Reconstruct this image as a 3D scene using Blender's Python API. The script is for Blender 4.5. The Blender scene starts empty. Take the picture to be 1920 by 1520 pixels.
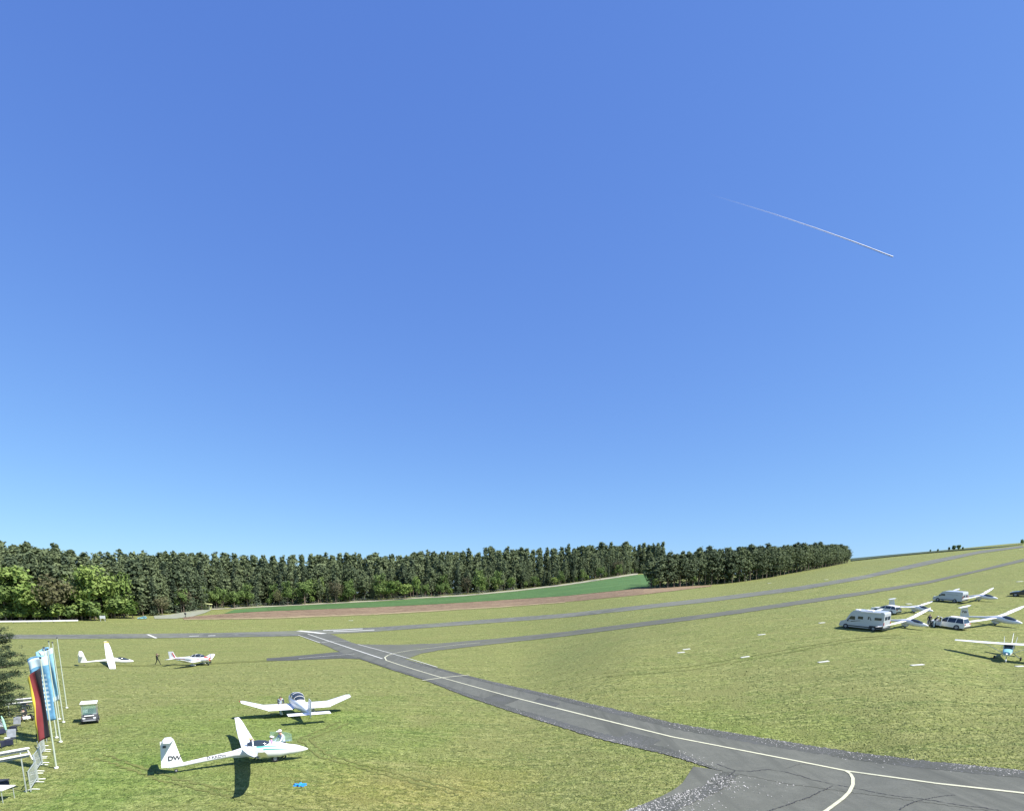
import bpy, bmesh, math, random
import numpy as np
from mathutils import Vector, Matrix
rnd = random.Random(7)
nrg = np.random.default_rng(11)
C = bpy.context.scene.collection
D = bpy.data
R = math.radians

# ------------------------------------------------------------------ camera, sky, sun, exposure
F = 1000.0; VH = 1110.0; PITCH = R(9.5); CAMZ = 9.6
VPP = VH + F*math.tan(PITCH)
cam = D.cameras.new('camera'); camo = D.objects.new('camera', cam); C.objects.link(camo)
cam.sensor_width = 36; cam.lens = 36*F/1920; cam.shift_y = (VPP-760)/1920
cam.clip_start = 0.3; cam.clip_end = 90000
camo.location = (0, 0, CAMZ); camo.rotation_euler = (R(90)-PITCH, 0, 0)
bpy.context.scene.camera = camo
SUN_EL = R(51); SHAD = Vector((-0.92, 0.39, 0)).normalized()
sun = D.lights.new('sun', 'SUN'); sun.energy = 4.4; sun.angle = R(0.53); sun.color = (1, .955, .88)
suno = D.objects.new('sun', sun); C.objects.link(suno)
sd = Vector((-SHAD.x*math.cos(SUN_EL), -SHAD.y*math.cos(SUN_EL), math.sin(SUN_EL)))
suno.rotation_euler = sd.to_track_quat('Z', 'Y').to_euler(); suno.location = (0, 0, 60)
W = D.worlds.new('World'); bpy.context.scene.world = W; W.use_nodes = True
wn = W.node_tree.nodes; wl = W.node_tree.links
bgn = wn['Background']; bgn.inputs['Strength'].default_value = 0.085
sky = wn.new('ShaderNodeTexSky'); sky.sky_type = 'NISHITA'; sky.sun_disc = False
sky.sun_elevation = SUN_EL; sky.sun_rotation = math.atan2(sd.x, sd.y)
sky.altitude = 500; sky.air_density = 1.0; sky.dust_density = 0.35; sky.ozone_density = 3.0
SREF = .143; SOUT = .085*2**.95
sep = wn.new('ShaderNodeSeparateColor'); cmb = wn.new('ShaderNodeCombineColor'); wl.new(sky.outputs[0], sep.inputs[0])
for i_, (gm_, k_) in enumerate(((.74, .66), (.72, .78), (.42, 1.05))):   # camera response to the clear sky
    a_ = wn.new('ShaderNodeMath'); a_.operation = 'MULTIPLY'; a_.inputs[1].default_value = SREF
    b_ = wn.new('ShaderNodeMath'); b_.operation = 'POWER'; b_.inputs[1].default_value = gm_
    c_ = wn.new('ShaderNodeMath'); c_.operation = 'MULTIPLY'; c_.inputs[1].default_value = k_*(.58**(gm_*0))/SOUT*(1.0 if i_ else .84)
    wl.new(sep.outputs[i_], a_.inputs[0]); wl.new(a_.outputs[0], b_.inputs[0]); wl.new(b_.outputs[0], c_.inputs[0]); wl.new(c_.outputs[0], cmb.inputs[i_])
wl.new(cmb.outputs[0], bgn.inputs[0])
vs = bpy.context.scene.view_settings
vs.view_transform = 'Standard'; vs.look = 'None'; vs.gamma = 1; vs.use_curve_mapping = False; vs.exposure = 0.95

# ------------------------------------------------------------------ materials
def mat(name, col, rough=.7, metal=0, var=0, vscale=3, bump=0, bscale=20, spec=.5, trans=0, alpha=1, coat=0):
    m = D.materials.new(name); m.use_nodes = True
    n = m.node_tree.nodes; l = m.node_tree.links; p = n['Principled BSDF']
    p.inputs['Base Color'].default_value = (*col, 1); p.inputs['Roughness'].default_value = rough
    p.inputs['Metallic'].default_value = metal; p.inputs['Specular IOR Level'].default_value = spec
    p.inputs['Transmission Weight'].default_value = trans; p.inputs['Alpha'].default_value = alpha
    p.inputs['Coat Weight'].default_value = coat
    if var:
        tc = n.new('ShaderNodeTexCoord'); nz = n.new('ShaderNodeTexNoise'); nz.inputs['Scale'].default_value = vscale
        nz.inputs['Detail'].default_value = 6
        l.new(tc.outputs['Object'], nz.inputs['Vector'])
        mr = n.new('ShaderNodeMapRange'); mr.inputs[1].default_value = .3; mr.inputs[2].default_value = .7
        mr.inputs[3].default_value = 1-var; mr.inputs[4].default_value = 1+var*.6
        l.new(nz.outputs[0], mr.inputs[0])
        vm = n.new('ShaderNodeVectorMath'); vm.operation = 'SCALE'; vm.inputs[0].default_value = col
        l.new(mr.outputs[0], vm.inputs['Scale']); l.new(vm.outputs[0], p.inputs['Base Color'])
    if bump:
        tc = n.new('ShaderNodeTexCoord'); nz = n.new('ShaderNodeTexNoise'); nz.inputs['Scale'].default_value = bscale
        nz.inputs['Detail'].default_value = 5
        l.new(tc.outputs['Object'], nz.inputs['Vector'])
        b = n.new('ShaderNodeBump'); b.inputs['Strength'].default_value = bump; b.inputs['Distance'].default_value = .05
        l.new(nz.outputs[0], b.inputs['Height']); l.new(b.outputs[0], p.inputs['Normal'])
    return m

def layered(name, layers, bump=.0, bscale=8, rough=.95, bdist=.1, spec=.15):
    """layers: list of (scale, lo, hi, colour, (sx,sy)) mixed over the first colour, world-position noise"""
    m = D.materials.new(name); m.use_nodes = True
    n = m.node_tree.nodes; l = m.node_tree.links; p = n['Principled BSDF']
    p.inputs['Roughness'].default_value = rough; p.inputs['Specular IOR Level'].default_value = spec
    g = n.new('ShaderNodeNewGeometry'); cur = None
    for i, (sc, lo, hi, col, st) in enumerate(layers):
        if i == 0:
            rgb = n.new('ShaderNodeRGB'); rgb.outputs[0].default_value = (*col, 1); cur = rgb.outputs[0]; continue
        mp = n.new('ShaderNodeMapping'); mp.inputs['Scale'].default_value = (st[0], st[1], 1)
        mp.inputs['Location'].default_value = (i*13.7, i*7.3, i*3.1)
        if len(st) > 2: mp.inputs['Rotation'].default_value = (0, 0, R(st[2]))
        l.new(g.outputs['Position'], mp.inputs['Vector'])
        nz = n.new('ShaderNodeTexNoise'); nz.inputs['Scale'].default_value = sc; nz.inputs['Detail'].default_value = 5
        nz.inputs['Roughness'].default_value = .6
        l.new(mp.outputs[0], nz.inputs['Vector'])
        mr = n.new('ShaderNodeMapRange'); mr.inputs[1].default_value = lo; mr.inputs[2].default_value = hi
        l.new(nz.outputs[0], mr.inputs[0])
        mx = n.new('ShaderNodeMix'); mx.data_type = 'RGBA'
        l.new(mr.outputs[0], mx.inputs[0]); l.new(cur, mx.inputs[6]); mx.inputs[7].default_value = (*col, 1)
        cur = mx.outputs[2]
    if name in ('grass_ground', 'lush_grass_blades'):
        for cx, cy, rx, ry, tint in ((-19, 40, 17, 20, (.72, .97, .62)), (-6, 27, 9, 7, (1.22, 1.04, .95)), (16, 40, 12, 8, (.85, 1.0, .72)), (-21, 27, 6, 4, (.8, 1.0, .7))):
            mp = n.new('ShaderNodeMapping'); mp.vector_type = 'POINT'; mp.inputs['Location'].default_value = (-cx/rx, -cy/ry, 0); mp.inputs['Scale'].default_value = (1/rx, 1/ry, 0)
            l.new(g.outputs['Position'], mp.inputs['Vector']); ln_ = n.new('ShaderNodeVectorMath'); ln_.operation = 'LENGTH'; l.new(mp.outputs[0], ln_.inputs[0])
            wz = n.new('ShaderNodeTexNoise'); wz.inputs['Scale'].default_value = .18; wz.inputs['Detail'].default_value = 6; l.new(g.outputs['Position'], wz.inputs['Vector'])
            ad = n.new('ShaderNodeMath'); ad.operation = 'MULTIPLY_ADD'; ad.inputs[1].default_value = 2.2; l.new(wz.outputs[0], ad.inputs[0]); l.new(ln_.outputs['Value'], ad.inputs[2])
            mr = n.new('ShaderNodeMapRange'); mr.inputs[1].default_value = 1.2; mr.inputs[2].default_value = 2.1; mr.inputs[3].default_value = .62; mr.inputs[4].default_value = 0; l.new(ad.outputs[0], mr.inputs[0])
            mx = n.new('ShaderNodeMix'); mx.data_type = 'RGBA'; mx.blend_type = 'MULTIPLY'; mx.inputs[7].default_value = (*tint, 1)
            l.new(mr.outputs[0], mx.inputs[0]); l.new(cur, mx.inputs[6]); cur = mx.outputs[2]
        mx = n.new('ShaderNodeMix'); mx.data_type = 'RGBA'; mx.blend_type = 'MULTIPLY'; mx.inputs[0].default_value = 1; mx.inputs[7].default_value = (1.06, 1.085, 1.06, 1)
        mx.clamp_result = False; l.new(cur, mx.inputs[6]); cur = mx.outputs[2]
    l.new(cur, p.inputs['Base Color'])
    if bump:
        nz = n.new('ShaderNodeTexNoise'); nz.inputs['Scale'].default_value = bscale; nz.inputs['Detail'].default_value = 6
        l.new(g.outputs['Position'], nz.inputs['Vector'])
        b = n.new('ShaderNodeBump'); b.inputs['Strength'].default_value = bump; b.inputs['Distance'].default_value = bdist
        l.new(nz.outputs[0], b.inputs['Height']); l.new(b.outputs[0], p.inputs['Normal'])
    return m

GR = (.170, .186, .050)
M = {}
M['grass'] = layered('grass_ground', [(0, 0, 0, GR, 0),
    (.03, .42, .62, (.128, .168, .038), (1, 1.6)),
    (.09, .5, .66, (.215, .205, .070), (1, 1.3)),
    (.022, .52, .66, (.13, .175, .055), (1, 1)),
    (.5, .45, .72, (.235, .23, .078), (.7, 1.6)),
    (.25, .5, .7, (.12, .145, .045), (.5, 1.8, 12)),
    (.9, .50, .64, (.10, .135, .035), (.12, 2.2, 24)),
    (.9, .50, .62, (.255, .25, .095), (.07, 2.2, -38)),
    (1.2, .50, .66, (.095, .115, .034), (1, 1.2)),
    (2.4, .49, .64, (.30, .305, .115), (1, 1.2)),
    (2.9, .51, .64, (.065, .08, .022), (1, 1.2)),
    (.4, .5, .62, (.17, .175, .06), (1, 1)),
    (8., .50, .72, (.27, .285, .11), (1, 1)),
    (11., .52, .72, (.07, .085, .025), (1, 1))], bump=1.0, bscale=7, bdist=.14)
M['lush'] = layered('lush_grass_blades', [(0, 0, 0, (.21, .228, .07), 0),
    (.09, .45, .65, (.15, .19, .06), (1, 1.3)), (3.1, .45, .65, (.33, .33, .16), (1, 1)), (3.3, .5, .7, (.09, .11, .035), (1, 1))], rough=.8)
M['asphalt'] = layered('asphalt', [(0, 0, 0, (.112, .116, .092), 0),
    (.12, .4, .65, (.096, .10, .080), (1, 1)), (.9, .45, .7, (.132, .136, .11), (1, 1)),
    (7, .5, .75, (.085, .09, .08), (1, 1)), (30, .5, .7, (.165, .165, .14), (1, 1)), (.35, .5, .68, (.085, .088, .072), (2.2, .12, 32)), (.8, .56, .66, (.13, .132, .108), (1.6, .1, 32))], bump=.35, bscale=40, bdist=.01, rough=.85, spec=.3)
M['asphalt_far'] = layered('old_asphalt', [(0, 0, 0, (.15, .155, .122), 0),
    (.05, .42, .62, (.105, .11, .098), (.5, 2.5)), (.6, .45, .7, (.175, .18, .16), (1, 1)), (.25, .55, .68, (.15, .17, .09), (.6, 2))], rough=.9)
M['asphalt_dark'] = layered('dark_asphalt', [(0, 0, 0, (.074, .078, .064), 0),
    (.3, .42, .62, (.092, .096, .088), (1, 1)), (9, .5, .7, (.14, .14, .14), (1, 1))], bump=.35, bscale=35, bdist=.01, rough=.88)
M['asphalt_mid'] = layered('weathered_asphalt', [(0, 0, 0, (.112, .117, .095), 0), (.3, .42, .62, (.13, .135, .105), (1, 1)), (.4, .56, .68, (.14, .155, .08), (1, 1)), (9, .5, .7, (.14, .14, .12), (1, 1))], rough=.9)
M['track'] = layered('worn_grass_track', [(0, 0, 0, (.125, .14, .045), 0), (.5, .4, .65, (.165, .18, .052), (1, 1))])
M['plate'] = mat('dull_white_plate', (.58, .58, .52), .7, var=.2)
M['paint'] = layered('road_paint', [(0, 0, 0, (.62, .62, .56), 0), (2, .5, .8, (.42, .42, .38), (1, 1)), (14, .55, .75, (.35, .35, .33), (1, 1))], rough=.6)
M['paint_yellow'] = layered('pale_yellow_paint', [(0, 0, 0, (.58, .57, .40), 0), (3, .5, .8, (.36, .36, .27), (1, 1)), (14, .55, .75, (.3, .3, .26), (1, 1))], rough=.6)
M['soil'] = layered('ploughed_soil', [(0, 0, 0, (.215, .155, .10), 0), (.1, .4, .65, (.27, .20, .125), (.5, 2)),
    (.8, .5, .7, (.13, .085, .055), (.6, 1.6))], bump=.8, bscale=3, bdist=.2)
M['stubble'] = layered('pale_stubble', [(0, 0, 0, (.30, .24, .14), 0), (.3, .45, .65, (.2, .17, .09), (1, 2))])
M['crop'] = layered('green_crop', [(0, 0, 0, (.065, .135, .045), 0), (.05, .4, .65, (.095, .175, .06), (1, 3)), (1, .5, .7, (.05, .11, .038), (1, 1)), (.5, .5, .6, (.08, .15, .05), (.05, 3))], bump=.5, bscale=3)
M['furrow'] = layered('furrow_soil', [(0, 0, 0, (.15, .105, .07), 0), (.6, .45, .6, (.26, .19, .125), (.3, 1))])
M['tram'] = layered('tramline_crop', [(0, 0, 0, (.10, .15, .06), 0), (.3, .45, .6, (.07, .13, .045), (1, 1))])
M['path'] = layered('pale_gravel_path', [(0, 0, 0, (.36, .34, .27), 0), (.4, .45, .65, (.25, .27, .15), (1, 1))])
M['conc'] = layered('pale_concrete', [(0, 0, 0, (.27, .28, .22), 0), (1, .45, .65, (.20, .22, .14), (1, 1))])
M['stone'] = mat('pale_stone', (.42, .41, .39), .8, var=.5, vscale=2.5)
M['crack'] = mat('dark_crack', (.04, .04, .042), .9)
def foliage(name, a, b, sc=.6):
    m = D.materials.new(name); m.use_nodes = True
    n = m.node_tree.nodes; l = m.node_tree.links; p = n['Principled BSDF']
    p.inputs['Roughness'].default_value = .75; p.inputs['Specular IOR Level'].default_value = .2
    tc = n.new('ShaderNodeTexCoord'); oi = n.new('ShaderNodeObjectInfo'); nz = n.new('ShaderNodeTexNoise')
    nz.inputs['Scale'].default_value = sc; nz.inputs['Detail'].default_value = 3
    l.new(tc.outputs['Object'], nz.inputs['Vector'])
    ad = n.new('ShaderNodeMath'); ad.operation = 'MULTIPLY_ADD'; ad.inputs[1].default_value = .9; ad.inputs[2].default_value = -.45
    l.new(oi.outputs['Random'], ad.inputs[0])
    mr = n.new('ShaderNodeMapRange'); mr.inputs[1].default_value = .35; mr.inputs[2].default_value = .65
    l.new(nz.outputs[0], mr.inputs[0])
    s = n.new('ShaderNodeMath'); s.operation = 'ADD'; s.use_clamp = True
    l.new(mr.outputs[0], s.inputs[0]); l.new(ad.outputs[0], s.inputs[1])
    mx = n.new('ShaderNodeMix'); mx.data_type = 'RGBA'; mx.inputs[6].default_value = (*a, 1); mx.inputs[7].default_value = (*b, 1)
    l.new(s.outputs[0], mx.inputs[0]); l.new(mx.outputs[2], p.inputs['Base Color'])
    tb = n.new('ShaderNodeBsdfTranslucent'); l.new(mx.outputs[2], tb.inputs[0])
    ms = n.new('ShaderNodeMixShader'); ms.inputs[0].default_value = .22
    l.new(p.outputs[0], ms.inputs[1]); l.new(tb.outputs[0], ms.inputs[2]); l.new(ms.outputs[0], n['Material Output'].inputs[0])
    return m
M['pine'] = foliage('pine_needles', (.070, .098, .054), (.165, .205, .10))
M['spruce'] = foliage('spruce_needles', (.060, .088, .055), (.14, .18, .10))
M['leaf'] = foliage('fresh_leaves', (.12, .19, .045), (.25, .33, .09))
M['leaf2'] = foliage('mid_green_leaves', (.09, .145, .04), (.18, .25, .075))
M['bare'] = foliage('budding_brown_twigs', (.10, .095, .055), (.15, .15, .07))
M['needle_near'] = foliage('near_conifer_needles', (.035, .06, .035), (.09, .125, .065), 1.5)
M['bark'] = mat('bark', (.19, .145, .11), .9, var=.3, vscale=4)
M['white'] = mat('white_gelcoat', (.80, .80, .80), .3, var=.03, vscale=2, coat=.3)
M['whitep'] = mat('white_paint', (.78, .78, .76), .45, var=.06, vscale=3)
M['silver'] = mat('silver_paint', (.50, .53, .56), .35, metal=.15, var=.04, coat=.4)
M['glass'] = mat('tinted_glass', (.03, .04, .05), .08, spec=.8)
M['clear'] = mat('clear_canopy_glass', (.32, .52, .46), .05, trans=.6, alpha=.5)
M['straw'] = mat('straw_hat', (.62, .58, .30), .9)
M['black'] = mat('black_rubber', (.02, .02, .022), .7, var=.2)
M['dark'] = mat('dark_grey_plastic', (.045, .048, .055), .55, var=.15)
M['grey'] = mat('grey_metal', (.34, .35, .37), .45, metal=.3, var=.1)
M['galv'] = mat('galvanised_steel', (.50, .54, .50), .45, metal=.35, var=.15)
M['polem'] = mat('pale_flagpole_metal', (.50, .56, .46), .4, metal=.1, var=.06)
M['red'] = mat('red_paint', (.60, .07, .04), .4, var=.05)
M['orange'] = mat('orange_marking', (.75, .38, .06), .5)
M['teal'] = mat('teal_stripe', (.03, .33, .28), .4)
M['cyan'] = mat('light_blue_paint', (.24, .52, .60), .35, var=.05)
M['blueflag'] = mat('blue_flag_cloth', (.16, .38, .58), .8, var=.25, vscale=4)
M['skyflag'] = mat('light_blue_flag_cloth', (.30, .58, .74), .8, var=.15, vscale=3)
M['paleprint'] = mat('pale_flag_print', (.62, .74, .80), .8)
M['gold'] = mat('gold_flag_cloth', (.62, .48, .05), .8, var=.1)
M['redflag'] = mat('red_flag_cloth', (.20, .03, .035), .8, var=.1)
M['blackflag'] = mat('black_flag_cloth', (.018, .016, .022), .8)
M['skin'] = mat('skin', (.50, .30, .22), .6)
M['navy'] = mat('navy_cloth', (.022, .028, .06), .85, var=.2)
M['darkcloth'] = mat('near_black_cloth', (.018, .024, .018), .9, var=.2)
M['shirt'] = mat('pale_blue_shirt', (.52, .60, .64), .85, var=.12, vscale=14)
M['beige'] = mat('beige_cloth', (.45, .38, .28), .85, var=.2)
M['whitecloth'] = mat('white_cloth', (.74, .74, .70), .85, var=.05)
M['purple'] = mat('lilac_cloth', (.40, .26, .62), .85, var=.1)
M['hair'] = mat('brown_hair', (.05, .035, .025), .8)
M['bluebag'] = mat('bright_blue_plastic_sheet', (.03, .30, .80), .45, var=.2, vscale=6)
M['lens'] = mat('lamp_lens', (.75, .78, .80), .15, spec=.8)
M['redlens'] = mat('red_lamp_lens', (.45, .02, .02), .2)
M['rust'] = mat('brown_roof_tiles', (.22, .17, .13), .85, var=.25)
M['yellowish'] = mat('pale_yellow_roof', (.50, .52, .24), .7, var=.15)
M['benchgrey'] = mat('grey_weathered_board', (.30, .32, .34), .7, var=.2, vscale=6)
M['mint'] = mat('mint_green_canvas', (.35, .62, .48), .8, var=.1)

# ------------------------------------------------------------------ object helpers
class MB:
    def __init__(s): s.v = []; s.f = []; s.m = []; s.cur = 0
    def add(s, vs_, fs):
        o = len(s.v); s.v += [tuple(a) for a in vs_]
        for f in fs: s.f.append(tuple(i+o for i in f)); s.m.append(s.cur)
        return s
    def box(s, c, d, rz=0, ry=0, bev=.12):
        hx, hy, hz = d[0]/2, d[1]/2, d[2]/2
        b = min(hx, hy, hz)*bev*2
        pts = []; rot = Matrix.Rotation(rz, 3, 'Z') @ Matrix.Rotation(ry, 3, 'Y')
        rings = [(-hz, b), (-hz+b, 0), (hz-b, 0), (hz, b)]
        for z, ins in rings:
            x, y = hx-ins, hy-ins
            for px, py in ((-x+b, -y), (x-b, -y), (x, -y+b), (x, y-b), (x-b, y), (-x+b, y), (-x, y-b), (-x, -y+b)):
                q = rot @ Vector((px, py, z)); pts.append((q.x+c[0], q.y+c[1], q.z+c[2]))
        fs = [tuple(range(7, -1, -1)), tuple(range(24, 32))]
        for k in range(3):
            for i in range(8):
                j = (i+1) % 8; fs.append((k*8+i, k*8+j, k*8+8+j, k*8+8+i))
        return s.add(pts, fs)
    def tube(s, pts, r, n=6, cap=True):
        pts = [Vector(p) for p in pts]; rs = r if isinstance(r, (list, tuple)) else [r]*len(pts)
        vv = []; up0 = Vector((0, 0, 1))
        for i, p in enumerate(pts):
            t = (pts[min(i+1, len(pts)-1)]-pts[max(i-1, 0)]).normalized()
            a = t.cross(up0 if abs(t.z) < .9 else Vector((1, 0, 0))).normalized(); b = t.cross(a)
            for k in range(n):
                an = 2*math.pi*k/n; vv.append(p + a*math.cos(an)*rs[i] + b*math.sin(an)*rs[i])
        fs = []
        for i in range(len(pts)-1):
            for k in range(n):
                j = (k+1) % n; fs.append((i*n+k, i*n+j, i*n+n+j, i*n+n+k))
        if cap: fs += [tuple(range(n-1, -1, -1)), tuple(range((len(pts)-1)*n, len(pts)*n))]
        return s.add(vv, fs)
    def loft(s, secs, n=16, cap=True, pw=2.2):
        """secs: (x, zc, hw, hh[, yc]) superellipse rings along x"""
        vv = []
        for q in secs:
            x, zc, hw, hh = q[:4]; yc = q[4] if len(q) > 4 else 0
            for k in range(n):
                a = 2*math.pi*k/n; ca, sa = math.cos(a), math.sin(a)
                vv.append((x, yc+hw*math.copysign(abs(ca)**(2/pw), ca), zc+hh*math.copysign(abs(sa)**(2/pw), sa)))
        fs = []
        for i in range(len(secs)-1):
            for k in range(n):
                j = (k+1) % n; fs.append((i*n+k, i*n+j, i*n+n+j, i*n+n+k))
        if cap: fs += [tuple(range(n-1, -1, -1)), tuple(range((len(secs)-1)*n, len(secs)*n))]
        return s.add(vv, fs)
    def wing(s, st, th=.13, vert=False):
        """st: stations (span, x_leading, x_trailing, height); vert: fin standing up (span is z, height is y)"""
        prof = [(0, 0), (.08, .42), (.3, .5), (.6, .34), (1, .03), (1, -.03), (.6, -.2), (.3, -.34), (.08, -.3)]
        n = len(prof); vv = []
        for y, xl, xt, z in st:
            c = xl-xt
            for px, pz in prof:
                if vert: vv.append((xl-px*c, z+pz*c*th, y))
                else: vv.append((xl-px*c, y, z+pz*c*th))
        fs = []
        for i in range(len(st)-1):
            for k in range(n):
                j = (k+1) % n; fs.append((i*n+k, i*n+j, i*n+n+j, i*n+n+k))
        fs += [tuple(range(n)), tuple(range((len(st)-1)*n, len(st)*n))]
        return s.add(vv, fs)
    def disc(s, c, r, w, axis='y', n=14, inner=0):
        prof = [(-w/2, r*.86), (-w*.36, r), (w*.36, r), (w/2, r*.86)]
        vv = []
        for o, rr in prof:
            for k in range(n):
                a = 2*math.pi*k/n; p, q = rr*math.cos(a), rr*math.sin(a)
                vv.append((c[0]+p, c[1]+o, c[2]+q) if axis == 'y' else (c[0]+o, c[1]+p, c[2]+q) if axis == 'x' else (c[0]+p, c[1]+q, c[2]+o))
        fs = []
        for i in range(3):
            for k in range(n):
                j = (k+1) % n; fs.append((i*n+k, i*n+j, i*n+n+j, i*n+n+k))
        fs += [tuple(range(n-1, -1, -1)), tuple(range(3*n, 4*n))]
        return s.add(vv, fs)
    def ball(s, c, r, nu=10, nv=7):
        rx, ry, rz = r if isinstance(r, (tuple, list)) else (r, r, r)
        vv = [(c[0], c[1], c[2]-rz)]
        for i in range(1, nv):
            t = math.pi*i/nv - math.pi/2
            for k in range(nu):
                a = 2*math.pi*k/nu; vv.append((c[0]+rx*math.cos(t)*math.cos(a), c[1]+ry*math.cos(t)*math.sin(a), c[2]+rz*math.sin(t)))
        vv.append((c[0], c[1], c[2]+rz)); fs = []
        for k in range(nu): fs.append((0, 1+(k+1) % nu, 1+k))
        for i in range(nv-2):
            for k in range(nu):
                j = (k+1) % nu; fs.append((1+i*nu+k, 1+i*nu+j, 1+i*nu+nu+j, 1+i*nu+nu+k))
        L = len(vv)-1
        for k in range(nu): fs.append((L, 1+(nv-2)*nu+k, 1+(nv-2)*nu+(k+1) % nu))
        return s.add(vv, fs)
    def slab(s, poly, y0, y1, f0=None, f1=None):
        """extrude an (x,z) outline from y0 to y1; f0/f1 shift y as a function of z (tumblehome)"""
        n = len(poly)
        vv = [(x, y0+(f0(z) if f0 else 0), z) for x, z in poly] + [(x, y1+(f1(z) if f1 else 0), z) for x, z in poly]
        fs = [tuple(range(n)), tuple(range(2*n-1, n-1, -1))]
        for i in range(n):
            j = (i+1) % n; fs.append((i, i+n, j+n, j))
        return s.add(vv, fs)
    def build(s, name, m, parent=None, smooth=False, **k):
        me = D.meshes.new(name); me.from_pydata(s.v, [], s.f)
        ms = m if isinstance(m, (list, tuple)) else [m]
        for q in ms: me.materials.append(q)
        if len(ms) > 1: me.polygons.foreach_set('material_index', s.m)
        bm = bmesh.new(); bm.from_mesh(me); bmesh.ops.recalc_face_normals(bm, faces=bm.faces); bm.to_mesh(me); bm.free()
        if smooth:
            me.polygons.foreach_set('use_smooth', [True]*len(me.polygons))
            try: me.set_sharp_from_angle(angle=R(38))
            except Exception: pass
        me.update()
        o = D.objects.new(name, me); C.objects.link(o)
        if parent: o.parent = parent
        for a, b in k.items(): o[a] = b
        return o
def thing(name, label, cat, group=None):
    o = D.objects.new(name, None); C.objects.link(o); o.empty_display_size = .3
    o['label'] = label; o['category'] = cat
    if group: o['group'] = group
    return o
def tag(o, label=None, cat=None, group=None, kind=None):
    for a, b in (('label', label), ('category', cat), ('group', group), ('kind', kind)):
        if b: o[a] = b
    return o
def copy_tree(o, parent=None, label=None):
    c = o.copy(); C.objects.link(c); c.parent = parent
    if label: c['label'] = label
    for ch in [q for q in o.children]: copy_tree(ch, c)
    return c
def npmesh(name, verts, faces, m, parent=None):
    verts = np.asarray(verts, dtype=np.float32); faces = np.asarray(faces, dtype=np.int32); k = faces.shape[1]
    me = D.meshes.new(name); me.vertices.add(len(verts)); me.vertices.foreach_set('co', verts.ravel())
    me.loops.add(faces.size); me.loops.foreach_set('vertex_index', faces.ravel())
    me.polygons.add(len(faces)); me.polygons.foreach_set('loop_start', np.arange(0, faces.size, k, dtype=np.int32))
    try: me.polygons.foreach_set('loop_total', np.full(len(faces), k, dtype=np.int32))
    except Exception: pass
    me.update(calc_edges=True); me.materials.append(m)
    o = D.objects.new(name, me); C.objects.link(o)
    if parent: o.parent = parent
    return o

# ------------------------------------------------------------------ terrain (survey points: azimuth as seen from the tower, distance, height)
sp, cp = math.sin(PITCH), math.cos(PITCH)
def ray(u, v):
    x = (u-960)/F; y = -(v-VPP)/F
    return np.array((x, y*sp+cp, y*cp-sp))           # dir with world X,Y,Z
def surv(u, v, Y):
    d = ray(u, v); k = Y/d[1]
    X = d[0]*k; return math.hypot(X, Y), CAMZ+d[2]*k
cols_px = {
 0:    [(1520,23),(1355,41),(1300,55),(1245,84),(1215,110),(1190,135),(1164,165)],
 300:  [(1520,23),(1430,30),(1338,45),(1300,57),(1245,90),(1215,116),(1190,143),(1155,190)],
 600:  [(1520,23.5),(1430,31),(1338,46),(1280,66),(1245,88),(1215,115),(1188,150),(1160,190),(1132,250)],
 960:  [(1520,25),(1400,37),(1311,56),(1250,85),(1200,120),(1163,165),(1138,210),(1107,290)],
 1200: [(1520,24.5),(1370,40),(1280,56),(1200,85),(1170,108),(1137,145),(1114,185),(1102,225),(1075,400)],
 1334: [(1520,24.5),(1395,36),(1280,55),(1200,77),(1153,102),(1123,145),(1097,225),(1078,340)],
 1600: [(1520,24),(1448,30),(1300,46),(1240,57),(1180,75),(1130,100),(1112,120),(1083,163),(1065,230),(1052,330),(1047.3,430)],
 1740: [(1520,23.5),(1457,28),(1300,44),(1235,56),(1170,78),(1120,105),(1092,142),(1055,215),(1040,320),(1034.8,420)],
 1920: [(1520,23),(1485,25),(1400,32),(1235,58),(1170,77),(1110,105),(1080,138),(1049,205),(1024,320),(1019,400)],
 2300: [(1520,22),(1400,30),(1235,54),(1170,70),(1110,96),(1070,132),(1035,180),(1005,320),(998,420)],
}
phis = []; prof = []
LR = np.linspace(math.log(2.0), math.log(7000.0), 420)
def pchip(x, y, xq):
    x = np.asarray(x, float); y = np.asarray(y, float); h = np.diff(x); dl = np.diff(y)/h
    m = np.zeros(len(x))
    for i in range(1, len(x)-1):
        if dl[i-1]*dl[i] > 0:
            w1 = 2*h[i]+h[i-1]; w2 = h[i]+2*h[i-1]; m[i] = (w1+w2)/(w1/dl[i-1]+w2/dl[i])
    m[0] = dl[0]; m[-1] = dl[-1]
    xq = np.clip(xq, x[0], x[-1]); i = np.clip(np.searchsorted(x, xq)-1, 0, len(x)-2)
    t = (xq-x[i])/h[i]
    return (1+2*t)*(1-t)**2*y[i] + t*(1-t)**2*h[i]*m[i] + t*t*(3-2*t)*y[i+1] + t*t*(t-1)*h[i]*m[i+1]
for u, lst in cols_px.items():
    pts = sorted(surv(u, v, Y) for v, Y in lst)
    r0, z0 = pts[0]; rl, zl = pts[-1]
    pts = [(2.0, z0*.5), (10.0, z0*.8)] + pts
    if u >= 1600: pts += [(rl*1.15, zl+.3), (rl*2, zl-6), (7200, -10)]
    else: pts += [(rl*1.25, zl+2), (rl*2, zl+3), (7200, -10)]
    d = ray(u, 1150); phis.append(math.atan2(d[0], d[1]))
    prof.append(pchip([math.log(p[0]) for p in pts], [p[1] for p in pts], LR))
PH = np.array([-math.pi, -2.0, phis[0]-.35] + phis + [phis[-1]+.4, 2.1, math.pi]); flat = np.full(len(LR), 0.0)
PR = np.array([flat, flat*0, prof[0]] + prof + [prof[-1], flat, flat])
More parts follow.
